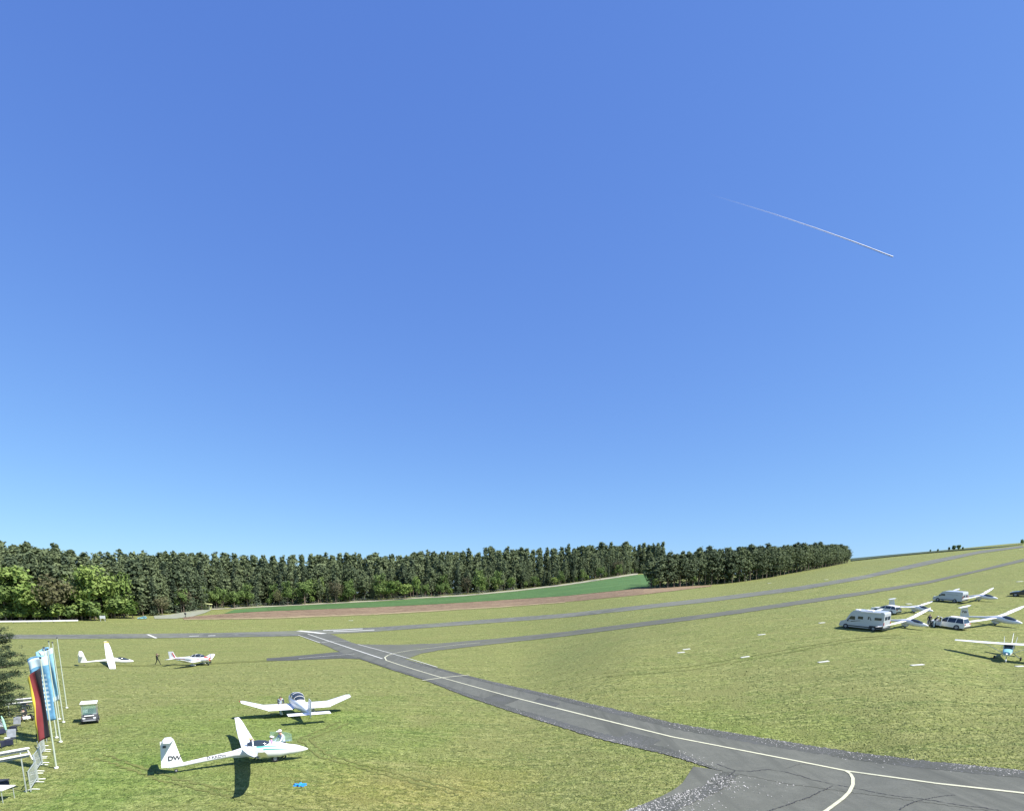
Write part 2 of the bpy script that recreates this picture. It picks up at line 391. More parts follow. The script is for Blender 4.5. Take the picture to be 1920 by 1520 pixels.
def profile_at(ph):
    out = np.zeros((len(ph), len(LR)))
    for k in range(len(LR)):
        out[:, k] = pchip(PH, PR[:, k], ph)
    return out
PG = np.unique(np.concatenate([np.radians(np.arange(-180, -56, 4.0)), np.radians(np.arange(-56, 56, .4)), np.radians(np.arange(56, 180.1, 4.0))]))
PG[-1] = math.pi
ZG = profile_at(PG)
# gentle unevenness of the airfield
def T(X, Y):
    X = np.asarray(X, float); Y = np.asarray(Y, float)
    ph = np.arctan2(X, Y); lr = np.log(np.clip(np.hypot(X, Y), 2.001, 6990))
    i = np.clip(np.searchsorted(PG, ph)-1, 0, len(PG)-2); t = (ph-PG[i])/(PG[i+1]-PG[i])
    q = (lr-LR[0])/(LR[1]-LR[0]); j = np.clip(q.astype(int), 0, len(LR)-2); w = q-j
    return (ZG[i, j]*(1-t)+ZG[i+1, j]*t)*(1-w) + (ZG[i, j+1]*(1-t)+ZG[i+1, j+1]*t)*w
YS = np.exp(np.linspace(math.log(4), math.log(3000), 2600))
def G(u, v):
    """where the sight line through a survey mark meets the ground"""
    d = ray(u, v); X = d[0]/d[1]*YS; Z = CAMZ + d[2]/d[1]*YS; e = Z - T(X, YS)
    w = np.where(e < 0)[0]
    if len(w) == 0 or w[0] == 0: k = int(np.argmin(np.abs(e[300:])))+300; Y = YS[k]
    else:
        k = w[0]; a = e[k-1]/(e[k-1]-e[k]); Y = YS[k-1]*(1-a)+YS[k]*a
    X = d[0]/d[1]*Y
    return Vector((X, Y, float(T(X, Y))))
def Gz(x, y, off=0): return Vector((x, y, float(T(x, y))+off))
def normal_at(p):
    e = 1.5
    dx = float(T(p.x+e, p.y)-T(p.x-e, p.y))/(2*e); dy = float(T(p.x, p.y+e)-T(p.x, p.y-e))/(2*e)
    return Vector((-dx, -dy, 1)).normalized()
def place(o, u, v, head=0, scale=1, tilt=True, bank=0, pitch=0, p=None):
    p = p or G(u, v); n = normal_at(p) if tilt else Vector((0, 0, 1))
    q = Vector((0, 0, 1)).rotation_difference(n)
    m = Matrix.Translation(p) @ q.to_matrix().to_4x4() @ Matrix.Rotation(R(head), 4, 'Z') @ Matrix.Rotation(R(bank), 4, 'X') @ Matrix.Rotation(R(pitch), 4, 'Y')
    if isinstance(scale, (tuple, list)): m = m @ Matrix.Diagonal((*scale, 1))
    else: m = m @ Matrix.Scale(scale, 4)
    o.matrix_world = m
    return o
nphi, nr = ZG.shape
rr = np.exp(LR); X = np.sin(PG)[:, None]*rr; Y = np.cos(PG)[:, None]*rr
V = np.stack([X, Y, ZG], -1).reshape(-1, 3)
idx = np.arange(nphi*nr).reshape(nphi, nr)
fq = np.stack([idx[:-1, :-1], idx[:-1, 1:], idx[1:, 1:], idx[1:, :-1]], -1).reshape(-1, 4)[:, ::-1]
ground = npmesh('ground', V, fq, M['grass']); ground['kind'] = 'structure'
ground.data.polygons.foreach_set('use_smooth', [True]*len(ground.data.polygons))

def resample(px, n):
    a = np.array(px, float); dseg = np.hypot(*(np.diff(a, axis=0).T)); s = np.concatenate([[0], np.cumsum(dseg)])
    q = np.linspace(0, s[-1], n)
    return [(float(np.interp(t, s, a[:, 0])), float(np.interp(t, s, a[:, 1]))) for t in q]
def drape(name, A, B, m, off, n=80, k=8, kind='structure', jag=0.0, parent=None, far=.00025):
    a = [G(*p) for p in resample(A, n)]; b = [G(*p) for p in resample(B, n)]
    vs_ = []
    for i in range(n):
        ja = nrg.normal(0, jag); jb = nrg.normal(0, jag)
        d = (b[i]-a[i]); L = max(d.length, .01); pa = a[i]+d*(ja/L); pb = b[i]+d*(jb/L)
        for j in range(k+1):
            q = pa.lerp(pb, j/k); r = math.hypot(q.x, q.y)
            vs_.append((q.x, q.y, float(T(q.x, q.y))+off+r*far))
    fs = []
    for i in range(n-1):
        for j in range(k):
            o = i*(k+1)+j; fs.append((o, o+1, o+k+2, o+k+1))
    o = MB().add(vs_, fs).build(name, m, parent)
    if kind: o['kind'] = kind
    return o
def line_strip(name, px, w, m, off, n=60, parent=None, kind='structure', jag=0, far=.0003):
    P = [G(*p) for p in resample(px, n)]; vs_ = []
    for i, p in enumerate(P):
        t = P[min(i+1, n-1)]-P[max(i-1, 0)]; t.z = 0; t.normalize(); s = Vector((-t.y, t.x, 0))
        ww = w*(1+rnd.uniform(-jag, jag)) ; sh = s*rnd.uniform(-1, 1)*jag*w
        for q in (p+sh-s*ww/2, p+sh+s*ww/2):
            vs_.append((q.x, q.y, float(T(q.x, q.y))+off+math.hypot(q.x, q.y)*far))
    fs = [(2*i, 2*i+1, 2*i+3, 2*i+2) for i in range(n-1)]
    o = MB().add(vs_, fs).build(name, m, parent)
    if kind: o['kind'] = kind
    return o

# ------------------------------------------------------------------ runway, taxiways, fields
drape('runway', [(-80,1189),(0,1189.5),(125,1189.5),(400,1186.5),(560,1182.5),(700,1176),(821,1168),(937,1159),(1060,1150),(1340,1119.5),(1497,1099.5),(1620,1078.5),(1738,1051.5),(1837,1032.5),(1916,1023)],
      [(-80,1197),(0,1197.5),(125,1197.5),(400,1195),(560,1192),(700,1184),(821,1175),(937,1166.5),(1060,1157.5),(1340,1127),(1497,1107),(1620,1085),(1738,1059),(1837,1037.5),(1920,1026)], M['asphalt_far'], .02, n=200, k=5, jag=.12)
TU = [(600,1186),(625,1190),(657,1203.7),(700,1216),(765,1237),(820,1252),(874,1266),(950,1284),(1115,1321),(1260,1355),(1425,1383),(1590,1409),(1755,1429),(1920,1445),(2150,1470)]
TL = [(556,1188),(575,1197),(601,1206),(634,1221),(671,1234),(730,1254),(799,1276),(870,1304),(950,1331),(1115,1383),(1260,1417),(1353,1446),(1480,1470),(1700,1500),(1950,1535)]
drape('taxiway', TU, TL, M['asphalt'], .035, n=220, k=8, jag=.06)
drape('apron', [(1300,1437),(1353,1444),(1500,1450),(1700,1470),(1950,1500),(2150,1520)],
      [(1030,1580),(1170,1521),(1262,1492),(1322,1474),(1352,1452),(1354,1446)][::-1] and [(1262,1494),(1170,1522),(1060,1560),(1100,1700),(1600,1800),(2200,1800)], M['asphalt'], .022, n=70, k=14, jag=.0)
drape('crossing_taxiway', [(650,1205.5),(675,1207.8),(740,1208.5),(821,1206),(937,1196.5),(1060,1184),(1340,1149),(1480,1128.5),(1620,1108.5),(1738,1089.5),(1837,1067.5),(1920,1047)],
      [(720,1227),(760,1236),(790,1225),(824,1219),(937,1206),(1060,1192.5),(1340,1156.5),(1480,1136),(1620,1114.5),(1738,1094.5),(1837,1071.5),(1920,1052.5)], M['asphalt_mid'], .027, n=160, k=6, jag=.12)
drape('side_strip', [(500,1234),(540,1231),(633,1222),(668,1221)], [(500,1239),(540,1238),(640,1234),(690,1236)], M['asphalt_dark'], .026, n=50, k=6, jag=.05)
drape('grass_track', [(-60,1250),(125,1248.5),(330,1245),(520,1236)], [(-60,1252.5),(125,1251),(330,1247.5),(520,1239)], M['track'], .012, n=80, k=2, jag=.1)
# fields beyond the runway
drape('ploughed_field', [(340,1157),(420,1151),(500,1146),(704,1138.5),(821,1132.6),(937,1125.5),(1060,1117.5),(1206,1102.5),(1334,1097)],
      [(345,1160.5),(420,1160),(500,1158.5),(704,1151),(821,1144),(937,1137.5),(1060,1128.5),(1206,1114.5),(1334,1099)], M['soil'], .05, n=140, k=8, jag=.2)
for j in range(5):
    f_ = (j+.7)/5.6
    fa = [(345,1157),(500,1146),(704,1138.5),(821,1132.6),(937,1125.5),(1060,1117.5),(1206,1102.5)]; fb = [(345,1160.5),(500,1158.5),(704,1151),(821,1144),(937,1137.5),(1060,1128.5),(1206,1114.5)]
    line_strip('furrow', [(a_[0]*(1-f_)+b_[0]*f_, a_[1]*(1-f_)+b_[1]*f_) for a_, b_ in zip(fa, fb)], .9, M['furrow'], .08, n=160, jag=.6)
    ca = [(500,1138.5),(704,1128),(821,1120.5),(937,1112),(1060,1098),(1196,1077.5)]; cb = [(500,1145.5),(704,1138),(821,1132),(937,1125),(1060,1117),(1206,1102)]
    line_strip('tramline', [(a_[0]*(1-f_)+b_[0]*f_, a_[1]*(1-f_)+b_[1]*f_) for a_, b_ in zip(ca, cb)], .45, M['tram'], .09, n=140, jag=.5)
drape('stubble_strip', [(345,1160),(500,1157.5),(704,1150),(821,1143.5),(937,1137),(1060,1128)], [(345,1162),(500,1160),(704,1152.5),(821,1145.5),(937,1138.8),(1060,1129.5)], M['stubble'], .06, n=90, k=3, jag=.3)
drape('crop_field', [(440,1143),(500,1138.5),(704,1128),(791,1122),(873,1117.5),(966,1109),(1060,1098),(1196,1077.5),(1220,1076.5)],
      [(420,1150),(500,1145.5),(704,1138),(821,1132),(937,1125),(1060,1117),(1206,1102),(1235,1101)], M['crop'], .055, n=140, k=10, jag=.25)
drape('field_path', [(395,1141),(500,1136),(704,1125.2),(791,1119.2),(873,1115),(966,1106),(1060,1094.8),(1196,1074)],
      [(395,1143),(500,1138),(704,1127.2),(791,1121.2),(873,1117),(966,1108.4),(1060,1097.2),(1196,1077)], M['path'], .07, n=120, k=3, jag=.25)
drape('access_road', [(288,1154.5),(320,1152),(350,1146),(372,1141),(398,1138)], [(290,1160),(330,1159.5),(362,1155.5),(384,1149),(402,1141)], M['conc'], .06, n=40, k=4, jag=.1)
drape('distant_field', [(1596,1047.6),(1678,1040),(1738,1035.2),(1813,1029.3),(1880,1024.5),(1919,1020)],
      [(1596,1052),(1678,1043),(1738,1037.3),(1813,1031),(1880,1025.5),(1919,1020.6)], M['spruce'], .35, n=60, k=4)

# worn darker shoulders along both edges
def inset(px, dv, tp=0):
    n_ = len(px)
    return [(u+dv*.15*(1 if i < n_-tp else .1), v+dv*(max(.25, min(1, (v-1200)/200)) if i < n_-tp else .05)) for i, (u, v) in enumerate(px)]
drape('shoulder', TU[4:], inset(TU[4:], 15), M['asphalt_dark'], .042, n=200, k=3, jag=.09)
drape('shoulder', TL[4:12], inset(TL[4:12], -13, 1), M['asphalt_dark'], .042, n=160, k=3, jag=.09)
drape('shoulder', [(1354,1446),(1322,1474),(1262,1492),(1170,1521),(1100,1548)], [(1380,1452),(1362,1478),(1300,1505),(1220,1535),(1150,1570)], M['asphalt_dark'], .040, n=60, k=3, jag=.08)
# painted lines
YL = M['paint_yellow']
line_strip('taxiway_centre_line', [(577,1188.5),(617,1202),(717,1235)], .30, M['paint'], .05, n=60)
line_strip('taxiway_centre_line', [(900,1205),(860,1208.5),(820,1213.5),(770,1219.5),(745,1223.5),(731,1227),(723,1230.5),(720.5,1234),(724,1238),(740,1243.5),(760,1250),(826,1270),(950,1304.5),(1115,1346),(1260,1382),(1497,1428),(1590,1446.5),(1755,1469.5),(1920,1488),(2100,1508)], .22, YL, .055, n=220)
line_strip('apron_curve_line', [(1585,1446),(1594,1451),(1599,1460),(1599,1472),(1592,1486),(1580,1498),(1549,1521),(1490,1556)], .17, YL, .058, n=60)
line_strip('crossing_line', [(900,1205),(1000,1194.5),(1120,1180),(1300,1157)], .22, M['asphalt_far'], .055, n=60)
line_strip('side_strip_line', [(560,1234.5),(600,1231),(665,1226)], .22, M['paint'], .055, n=30)
line_strip('holding_line', [(792,1276),(835,1270),(880,1265.5)], .28, YL, .06, n=24)
line_strip('threshold_bar', [(560,1182.5),(608,1188)], 1.7, M['paint'], .06, n=16)
line_strip('threshold_bar', [(606,1182),(640,1180.8),(680,1178.8)], 1.3, M['paint'], .06, n=20)
line_strip('threshold_bar', [(625,1184),(660,1183),(702,1181)], 1.3, M['paint'], .06, n=20)
line_strip('runway_dash', [(277,1189.5),(293,1196.5)], .6, M['paint'], .06, n=10)
line_strip('runway_dash', [(355,1192.8),(373,1192.4)], .9, M['paint'], .06, n=10)
line_strip('runway_dash', [(390,1192.2),(404,1191.6)], .9, M['paint'], .06, n=10)
line_strip('taxiway_edge_line', [(559,1190.5),(601,1205.5),(616,1202.5),(656,1201.5)], .22, M['paint'], .052, n=40)
line_strip('taxiway_edge_line', [(671,1208),(705,1217),(730,1224),(768,1235),(820,1251)], .20, M['paint'], .052, n=40)
zz = lambda pts: [(1260+x/2.909, 1180+y/2.909) for x, y in pts]
for cr, w in ((zz([(240,735),(290,752),(345,772),(430,776),(520,765),(600,775),(700,800),(760,822),(830,835),(900,850),(1000,868),(1080,885),(1180,905),(1300,920),(1420,935),(1560,960),(1700,975),(1860,1005)]), .055),
              (zz([(880,855),(800,890),(740,920),(690,935),(640,955),(560,980),(470,1010)]), .045),
              (zz([(1240,985),(1290,955),(1340,938),(1450,915),(1540,905)]), .04),
              (zz([(345,772),(300,810),(240,850)]), .04), (zz([(620,760),(700,735),(780,745)]), .02)):
    line_strip('asphalt_crack', cr, w, M['crack'], .046, n=110, jag=.9)

# repaired patches and faint wheel tracks
for A_, B_ in (([(935,1300),(975,1311)],[(905,1310),(945,1322)]), ([(1180,1372),(1240,1388)],[(1150,1390),(1212,1404)]), ([(1010,1309),(1050,1319)],[(1000,1315),(1042,1325)])):
    drape('asphalt_patch', A_, B_, M['asphalt_dark'], .045, n=12, k=4, jag=.02)
for tr in ([(1130,1262),(1290,1250),(1450,1222),(1600,1196),(1690,1190)], [(1135,1268),(1295,1256),(1455,1227),(1605,1200),(1695,1194)],
           [(640,1352),(560,1385),(600,1418),(720,1452),(860,1490)], [(655,1355),(578,1386),(616,1416),(735,1448),(880,1486)],
           [(180,1420),(300,1462),(460,1500),(600,1540)], [(196,1414),(318,1456),(480,1493),(620,1532)]):
    line_strip('wheel_track', tr, .16, M['track'], .015, n=90, jag=.8)
# pale stones washed up along the asphalt edges
def stones(name, spots, size):
    n = len(spots); base = np.array([(1, 0, 0), (-.5, .85, 0), (-.5, -.85, 0), (0.1, 0, .8)])
    P = np.array(spots); s = nrg.uniform(*size, n)[:, None, None]; a = nrg.uniform(0, 6.28, n)
    rot = np.stack([np.stack([np.cos(a), -np.sin(a), 0*a], -1), np.stack([np.sin(a), np.cos(a), 0*a], -1), np.stack([0*a, 0*a, 1+0*a], -1)], 1)
    st = nrg.uniform(.6, 1.3, (n, 1, 3)); v = np.einsum('nij,nkj->nki', rot, base[None]*st)*s + P[:, None, :]
    f = np.array([(0, 1, 3), (1, 2, 3), (2, 0, 3)])[None]+4*np.arange(n)[:, None, None]
    o = npmesh(name, v.reshape(-1, 3), f.reshape(-1, 3), M['stone']); o['kind'] = 'stuff'; return o
def band(px, side, wid, n, off=.05, u0=None, u1=None, p2=1.0):
    P = [G(*q) for q in resample(px, 200)]; out = []
    seg = [(P[i+1]-P[i]).length for i in range(199)]; cum = np.cumsum(seg)
    for _ in range(n):
        t = rnd.random()*cum[-1]; i = min(int(np.searchsorted(cum, t)), 198); q = P[i].lerp(P[i+1], rnd.random())
        d = P[i+1]-P[i]; d.z = 0; d.normalize(); s = Vector((-d.y, d.x, 0))*side
        q = q + s*(abs(rnd.gauss(0, 1))**p2*wid - .12)
        if math.sin(q.x*1.7+q.y*.9)+math.sin(q.x*.53-q.y*1.1) + rnd.uniform(-1.6, 1.6) < -.5: continue
        out.append((q.x, q.y, float(T(q.x, q.y))+off))
    return out
up = [(768,1237),(820,1252.5),(874,1266.5),(950,1284.5),(1115,1321.5),(1260,1355.5),(1425,1383.5),(1590,1409.5),(1755,1430),(1920,1446)]
lo = [(730,1253.5),(799,1275.5),(870,1303),(950,1330.5),(1115,1382),(1260,1416),(1340,1441)]
ap = [(1353,1446),(1322,1475),(1262,1493),(1170,1522)]
sp_ = band(up, -1, .5, 2600, .045) + band(lo, 1, .35, 1200, .045) + band(lo[-3:], 1, .5, 350, .045)
stones('gravel', sp_, (.016, .046))
sp_ = band(ap, 1, .8, 750, .045) + band(up[5:], -1, .7, 520, .045) + band(ap, 1, 2.6, 200, .045) + band(lo[-4:], 1, .8, 160, .045)
stones('loose_pebbles', sp_, (.02, .06))

# real grass tufts over the near part of the field
def in_paved(X, Y):
    u = 960+F*0; return None
def grass_blades(n):
    # random points by sight line so that density follows what is seen
    us = nrg.uniform(-60, 1990, n); vv = 1235+ (nrg.random(n)**.5)*310
    dx = (us-960)/F; dy = -(vv-VPP)/F; k = dy*sp+cp; sx = dx/k; sz = (dy*cp-sp)/k
    Yd = np.full(n, 40.0)
    lo_ = np.full(n, 12.0); hi_ = np.full(n, 200.0)
    for _ in range(26):
        mid = (lo_+hi_)/2; e = CAMZ+sz*mid - T(sx*mid, mid); lo_ = np.where(e > 0, mid, lo_); hi_ = np.where(e > 0, hi_, mid)
    Yd = (lo_+hi_)/2; Xd = sx*Yd
    # keep off the asphalt: polygon test in the ground plane
    polys = []
    for A, B in ((TU, TL), ([(1300,1437),(1353,1444),(1500,1450),(1700,1470),(1950,1500),(2150,1520)], [(1354,1447),(1322,1474),(1262,1493),(1170,1521),(1060,1560),(1100,1700),(1600,1800),(2200,1800)])):
        pa = [G(*p) for p in resample(A, 60)]; pb = [G(*p) for p in resample(B, 60)]
        polys.append([(q.x, q.y) for q in pa]+[(q.x, q.y) for q in pb[::-1]])
    keep = np.ones(n, bool)
    for k_, poly in enumerate(polys):
        ins = np.zeros(n, bool); px = np.array(poly)
        if k_ == 1:
            pb = [G(*p) for p in resample([(1353,1446),(1322,1474),(1262,1493),(1170,1522),(1030,1580)], 30)]
            ub = [G(*p) for p in resample(TU[7:], 30)]; poly = [(q.x, q.y) for q in pb[::-1]]+[(q.x, q.y) for q in ub]+[(40, 5), (0, 5)]; px = np.array(poly)
        for i in range(len(px)):
            x1, y1 = px[i]; x2, y2 = px[(i+1) % len(px)]
            c = ((y1 > Yd) != (y2 > Yd)) & (Xd < (x2-x1)*(Yd-y1)/((y2-y1) if y2 != y1 else 1e-9)+x1)
            ins ^= c
        keep &= ~ins
    Xd, Yd = Xd[keep], Yd[keep]; m = len(Xd)
    sc = np.clip(Yd/30, .8, 3.0)
    h = nrg.uniform(.012, .045, m)*sc; w = nrg.uniform(.03, .07, m)*sc; a = nrg.uniform(0, 6.28, m); la = nrg.uniform(0, 6.28, m); ln = nrg.uniform(.2, 1.1, m)*h
    z = T(Xd, Yd)
    p0 = np.stack([Xd-np.cos(a)*w, Yd-np.sin(a)*w, z-.01], -1); p1 = np.stack([Xd+np.cos(a)*w, Yd+np.sin(a)*w, z-.01], -1)
    p2 = np.stack([Xd+np.cos(la)*ln, Yd+np.sin(la)*ln, z+h], -1)
    o = npmesh('grass', np.stack([p0, p1, p2], 1).reshape(-1, 3), np.arange(3*m).reshape(-1, 3), M['lush']); o['kind'] = 'stuff'
grass_blades(120000)

# ------------------------------------------------------------------ trees
def crown_np(kind, n, size, seed, h=20.0):
    g = np.random.default_rng(seed); z = np.empty(0); P = []
    if kind in ('pine', 'spruce'):
        nb = int(n/9); lo_ = (.36 if seed % 2 else .2) if kind == 'pine' else .04
        for b in range(nb):
            t = g.random()**(.85 if kind == 'pine' else 1.1); zz_ = h*(lo_+(1-lo_)*t)
            env = math.sin(math.pi*(t*.84+.14))**.75 if kind == 'pine' else (1-t)**.8
            rad = h*(.19 if kind == 'pine' else .16)*(env+.015)*g.uniform(.5, 1.2)
            a = g.uniform(0, 6.28); k = 9
            fr = g.uniform(.25, 1, k); s = h*.018
            P.append(np.stack([np.cos(a)*rad*fr, np.sin(a)*rad*fr, zz_-rad*fr*(.05 if kind == 'pine' else .28)], -1)+g.normal(0, s, (k, 3)))
    else:
        nc = 26; cen = []
        for _ in range(nc):
            d = g.normal(0, 1, 3); d /= np.linalg.norm(d); r_ = g.uniform(.45, .95)
            cen.append((d[0]*h*.30*r_, d[1]*h*.30*r_, h*.60+d[2]*h*.36*r_))
        for c in cen:
            k = n//nc; d = g.normal(0, 1, (k, 3)); d /= np.linalg.norm(d, axis=1)[:, None]
            P.append(np.array(c)+d*h*.115*g.uniform(.5, 1.1, (k, 1)))
    P = np.concatenate(P); m = len(P)
    a = g.normal(0, 1, (m, 3)); a /= np.linalg.norm(a, axis=1)[:, None]
    b = g.normal(0, 1, (m, 3)); b[:, 2] *= .5; b = np.cross(a, b); b /= np.linalg.norm(b, axis=1)[:, None]
    s = size*g.uniform(.6, 1.3, (m, 1))
    out = P.copy(); out[:, 2] -= h*.5 if kind not in ('pine', 'spruce') else P[:, 2]-h*.06
    out /= np.linalg.norm(out, axis=1)[:, None]+1e-6; out += g.normal(0, .55, (m, 3)); out /= np.linalg.norm(out, axis=1)[:, None]
    a = a-out*(a*out).sum(1)[:, None]; a /= np.linalg.norm(a, axis=1)[:, None]; b = np.cross(out, a)
    q = np.stack([P-a*s, P+b*s*.6, P+a*s, P-b*s*.6], 1)
    return q.reshape(-1, 3), np.arange(4*m).reshape(-1, 4)
def trunk_mb(h, r, seed, frac=.9, limbs=0):
    g = random.Random(seed); mb = MB(); pts = [(g.uniform(-.1, .1)*i*.4, g.uniform(-.1, .1)*i*.4, h*frac*i/5) for i in range(6)]
    mb.tube(pts, [r*(1-.8*i/5) for i in range(6)], 6)
    for k in range(limbs):
        z = h*frac*g.uniform(.3, .85); a = g.uniform(0, 6.28); L = h*.12*(1.1-z/h)*2
        mb.tube([(0, 0, z), (math.cos(a)*L, math.sin(a)*L, z+L*.25)], [r*.25, r*.06], 4, cap=False)
    return mb
protos = []
def make_tree(name, kind, m, n, size, h, seed, cat='tree', label='', tr=.22):
    t = thing(name, label, cat)
    v, f = crown_np(kind, n, size, seed, h)
    npmesh('crown', v, f, m, t)
    if kind == 'shrub': trunk_mb(h, tr*.5, seed, .5, 5).build('trunk', M['bark'], t)
    else: trunk_mb(h, tr, seed, .93 if kind != 'leaf' else .7, 8).build('trunk', M['bark'], t)
    return t
PINES = [make_tree('pine_tree', 'pine', M['pine'], 1350, .46, 20.0, 20+i, label='x') for i in range(4)]
SPR = [make_tree('spruce_tree', 'spruce', M['spruce'], 1250, .44, 20.0, 40+i, label='x') for i in range(2)]
LEAF = [make_tree('broadleaf_tree', 'leaf', M['leaf'], 1100, .50, 14.0, 60+i, label='x') for i in range(3)]
LEAF2 = [make_tree('broadleaf_tree', 'leaf', M['leaf2'], 1100, .50, 14.0, 70+i, label='x') for i in range(2)]
BARE = [make_tree('budding_tree', 'leaf', M['bare'], 800, .42, 14.0, 80, label='x')]
SHRUB = [make_tree('shrub', 'shrub', M['leaf'], 500, .35, 5.0, 90+i, cat='shrub', label='x') for i in range(2)] + \
        [make_tree('shrub', 'shrub', M['leaf2'], 500, .35, 5.0, 95+i, cat='shrub', label='x') for i in range(2)]
used = set()
def put_tree(pr, p, h, base_h, label, group=None, wid=1.0):
    if pr.name in used: t = copy_tree(pr)
    else: t = pr; used.add(pr.name)
    t['label'] = label
    if group: t['group'] = group
    s = h/base_h; t.location = (p.x, p.y, p.z-.15); t.rotation_euler = (0, 0, rnd.uniform(0, 6.28)); t.scale = (s*wid, s*wid, s)
    return t
def along(px, step):
    P = [G(*q) for q in resample(px, 300)]; out = []; acc = 0
    for i in range(299):
        acc += (P[i+1]-P[i]).length
        if acc >= step: acc = 0; out.append(P[i])
    return out
EDGE = [(-70,1166),(0,1164),(145,1163),(230,1158),(300,1153),(400,1140),(500,1135.5),(600,1131),(704,1125),(800,1118),(873,1113.5),(966,1105.5),(1060,1094.5),(1196,1073.5),(1250,1073)]
TOPS = [(-70,1020),(0,1023),(130,1027),(175,1041),(400,1043),(600,1048),(740,1045),(860,1037),(1000,1034),(1100,1029),(1200,1025),(1300,1025)]
def proj(p):
    dx, dy, dz = p[0], p[1], p[2]-CAMZ
    fw = dy*cp-dz*sp; upv = dy*sp+dz*cp
    return 960+F*dx/fw, VPP-F*upv/fw
def height_for(p, vtop):
    # how tall something standing at p is when its top is seen at vtop
    d = ray(0, vtop); return CAMZ + d[2]/d[1]*p.y - p.z
def top_v(u, tab): return float(np.interp(u, [a for a, b in tab], [b for a, b in tab]))
rowlab = ['dark green pine in the front row of the forest beyond the fields', 'dark green pine in the second row of the forest beyond the fields', 'dark green pine rising over the front rows of the forest']
npine = 0
for row, (dist, step) in enumerate(((0, 4.4), (5, 4.4), (11, 5.2))):
    for p in along(EDGE, step):
        d = Vector((p.x, p.y, 0)).normalized()
        q = p + d*(dist+rnd.uniform(0, 3.5)) + Vector((rnd.uniform(-1.5, 1.5), 0, 0)); q = Gz(q.x, q.y)
        u, v = proj(q)
        if row == 0 and u < 265: continue
        if u > 1252 or u < -60: continue
        if row == 0 and rnd.random() < .12:
            put_tree(LEAF2[rnd.randrange(2)], q, height_for(q, top_v(u, TOPS)+rnd.uniform(35, 62)), 14.0, 'soft green young tree among the front pines of the forest', 'young broadleaf trees in the forest edge', rnd.uniform(.6, 1.0)); continue
        vt = top_v(u, TOPS)+ (rnd.uniform(20, 66) if row == 0 else rnd.uniform(8, 44) if row == 1 else rnd.uniform(1, 20))
        h = max(7, height_for(q, vt)); pr = SPR[rnd.randrange(2)] if rnd.random() < .28 else PINES[rnd.randrange(4)]
        lab = rowlab[row] if 'pine' in pr.name else rowlab[row].replace('dark green pine', 'narrow dark spruce')
        put_tree(pr, q, h, 20.0, lab, 'pines of the forest' if 'pine' in pr.name else 'spruces of the forest', rnd.uniform(.9, 1.5) if row < 2 else rnd.uniform(.8, 1.25)); npine += 1
PLANT = [(1206,1103),(1246,1102.5),(1300,1098.5),(1334,1096),(1381,1092),(1430,1085),(1468,1077.5),(1512,1070),(1556,1061.5),(1592,1054.5)]
PTOPS = [(1190,1040),(1240,1040),(1279,1031),(1380,1024),(1497,1019),(1572,1019),(1590,1024),(1600,1035)]
for row, (dist, step) in enumerate(((0, 3.4), (6, 5.5))):
    for p in along(PLANT, step):
        d = Vector((p.x, p.y, 0)).normalized(); q = p+d*(dist+rnd.uniform(0, 2.5)); q = Gz(q.x, q.y); u, v = proj(q)
        if u > 1590: continue
        vt = top_v(u, PTOPS)+rnd.uniform(-4, 7)+(0 if row else 3)
        put_tree(PINES[rnd.randrange(4)], q, max(6, height_for(q, vt)), 20.0, 'dense dark pine in the plantation on the hillside beside the runway' if row == 0 else 'dark pine behind the front row of the hillside plantation', 'pines of the hillside plantation', rnd.uniform(1.3, 1.8)); npine += 1
print('pines', npine)
# the rest of the wood behind, as one mass
def wood(name, spots):
    vs_, fs_ = [], []; o = 0
    base = [crown_np('pine' if i == 1 else 'spruce', 800, .55, 200+i, 20.0) for i in range(3)]
    for (q, h) in spots:
        v, f = base[rnd.randrange(3)]; a = rnd.uniform(0, 6.28); s = h/20; wd_ = rnd.uniform(.9, 1.45)
        c, sn = math.cos(a), math.sin(a); w = v*s*np.array((wd_, wd_, 1)); w = np.stack([w[:, 0]*c-w[:, 1]*sn, w[:, 0]*sn+w[:, 1]*c, w[:, 2]], -1)+np.array((q.x, q.y, q.z))
        vs_.append(w); fs_.append(f+o); o += len(v)
    ob = npmesh(name, np.concatenate(vs_), np.concatenate(fs_), M['pine']); ob['kind'] = 'stuff'
sp_ = []
for dist, step in ((3, 5), (10, 4.5), (17, 3.6), (23, 3.2), (31, 3.2), (40, 3.4), (52, 3.6)):
    for p in along(EDGE, step):
        d = Vector((p.x, p.y, 0)).normalized(); q = p+d*(dist+rnd.uniform(0, 8)); q = Gz(q.x, q.y); u, v = proj(q)
        if u > 1270: continue
        ext = rnd.uniform(2, 8) if (dist > 20 and rnd.random() < .4) else 0
        sp_.append((q, max(4, height_for(q, top_v(u, TOPS)+rnd.choice((rnd.uniform(-5, 3), rnd.uniform(0, 10)))+(34 if dist < 9 else 18 if dist < 15 else 6 if dist < 20 else 0)-ext*.9))))
for dist, step in ((3, 4), (12, 3.6), (20, 3.6)):
    for p in along(PLANT, step):
        d = Vector((p.x, p.y, 0)).normalized(); q = p+d*(dist+rnd.uniform(0, 5)); q = Gz(q.x, q.y); u, v = proj(q)
        if u > 1582: continue
        sp_.append((q, max(3, height_for(q, top_v(u, PTOPS)+rnd.uniform(0, 8)+(14 if dist < 9 else 2)))))
wood('forest', sp_)
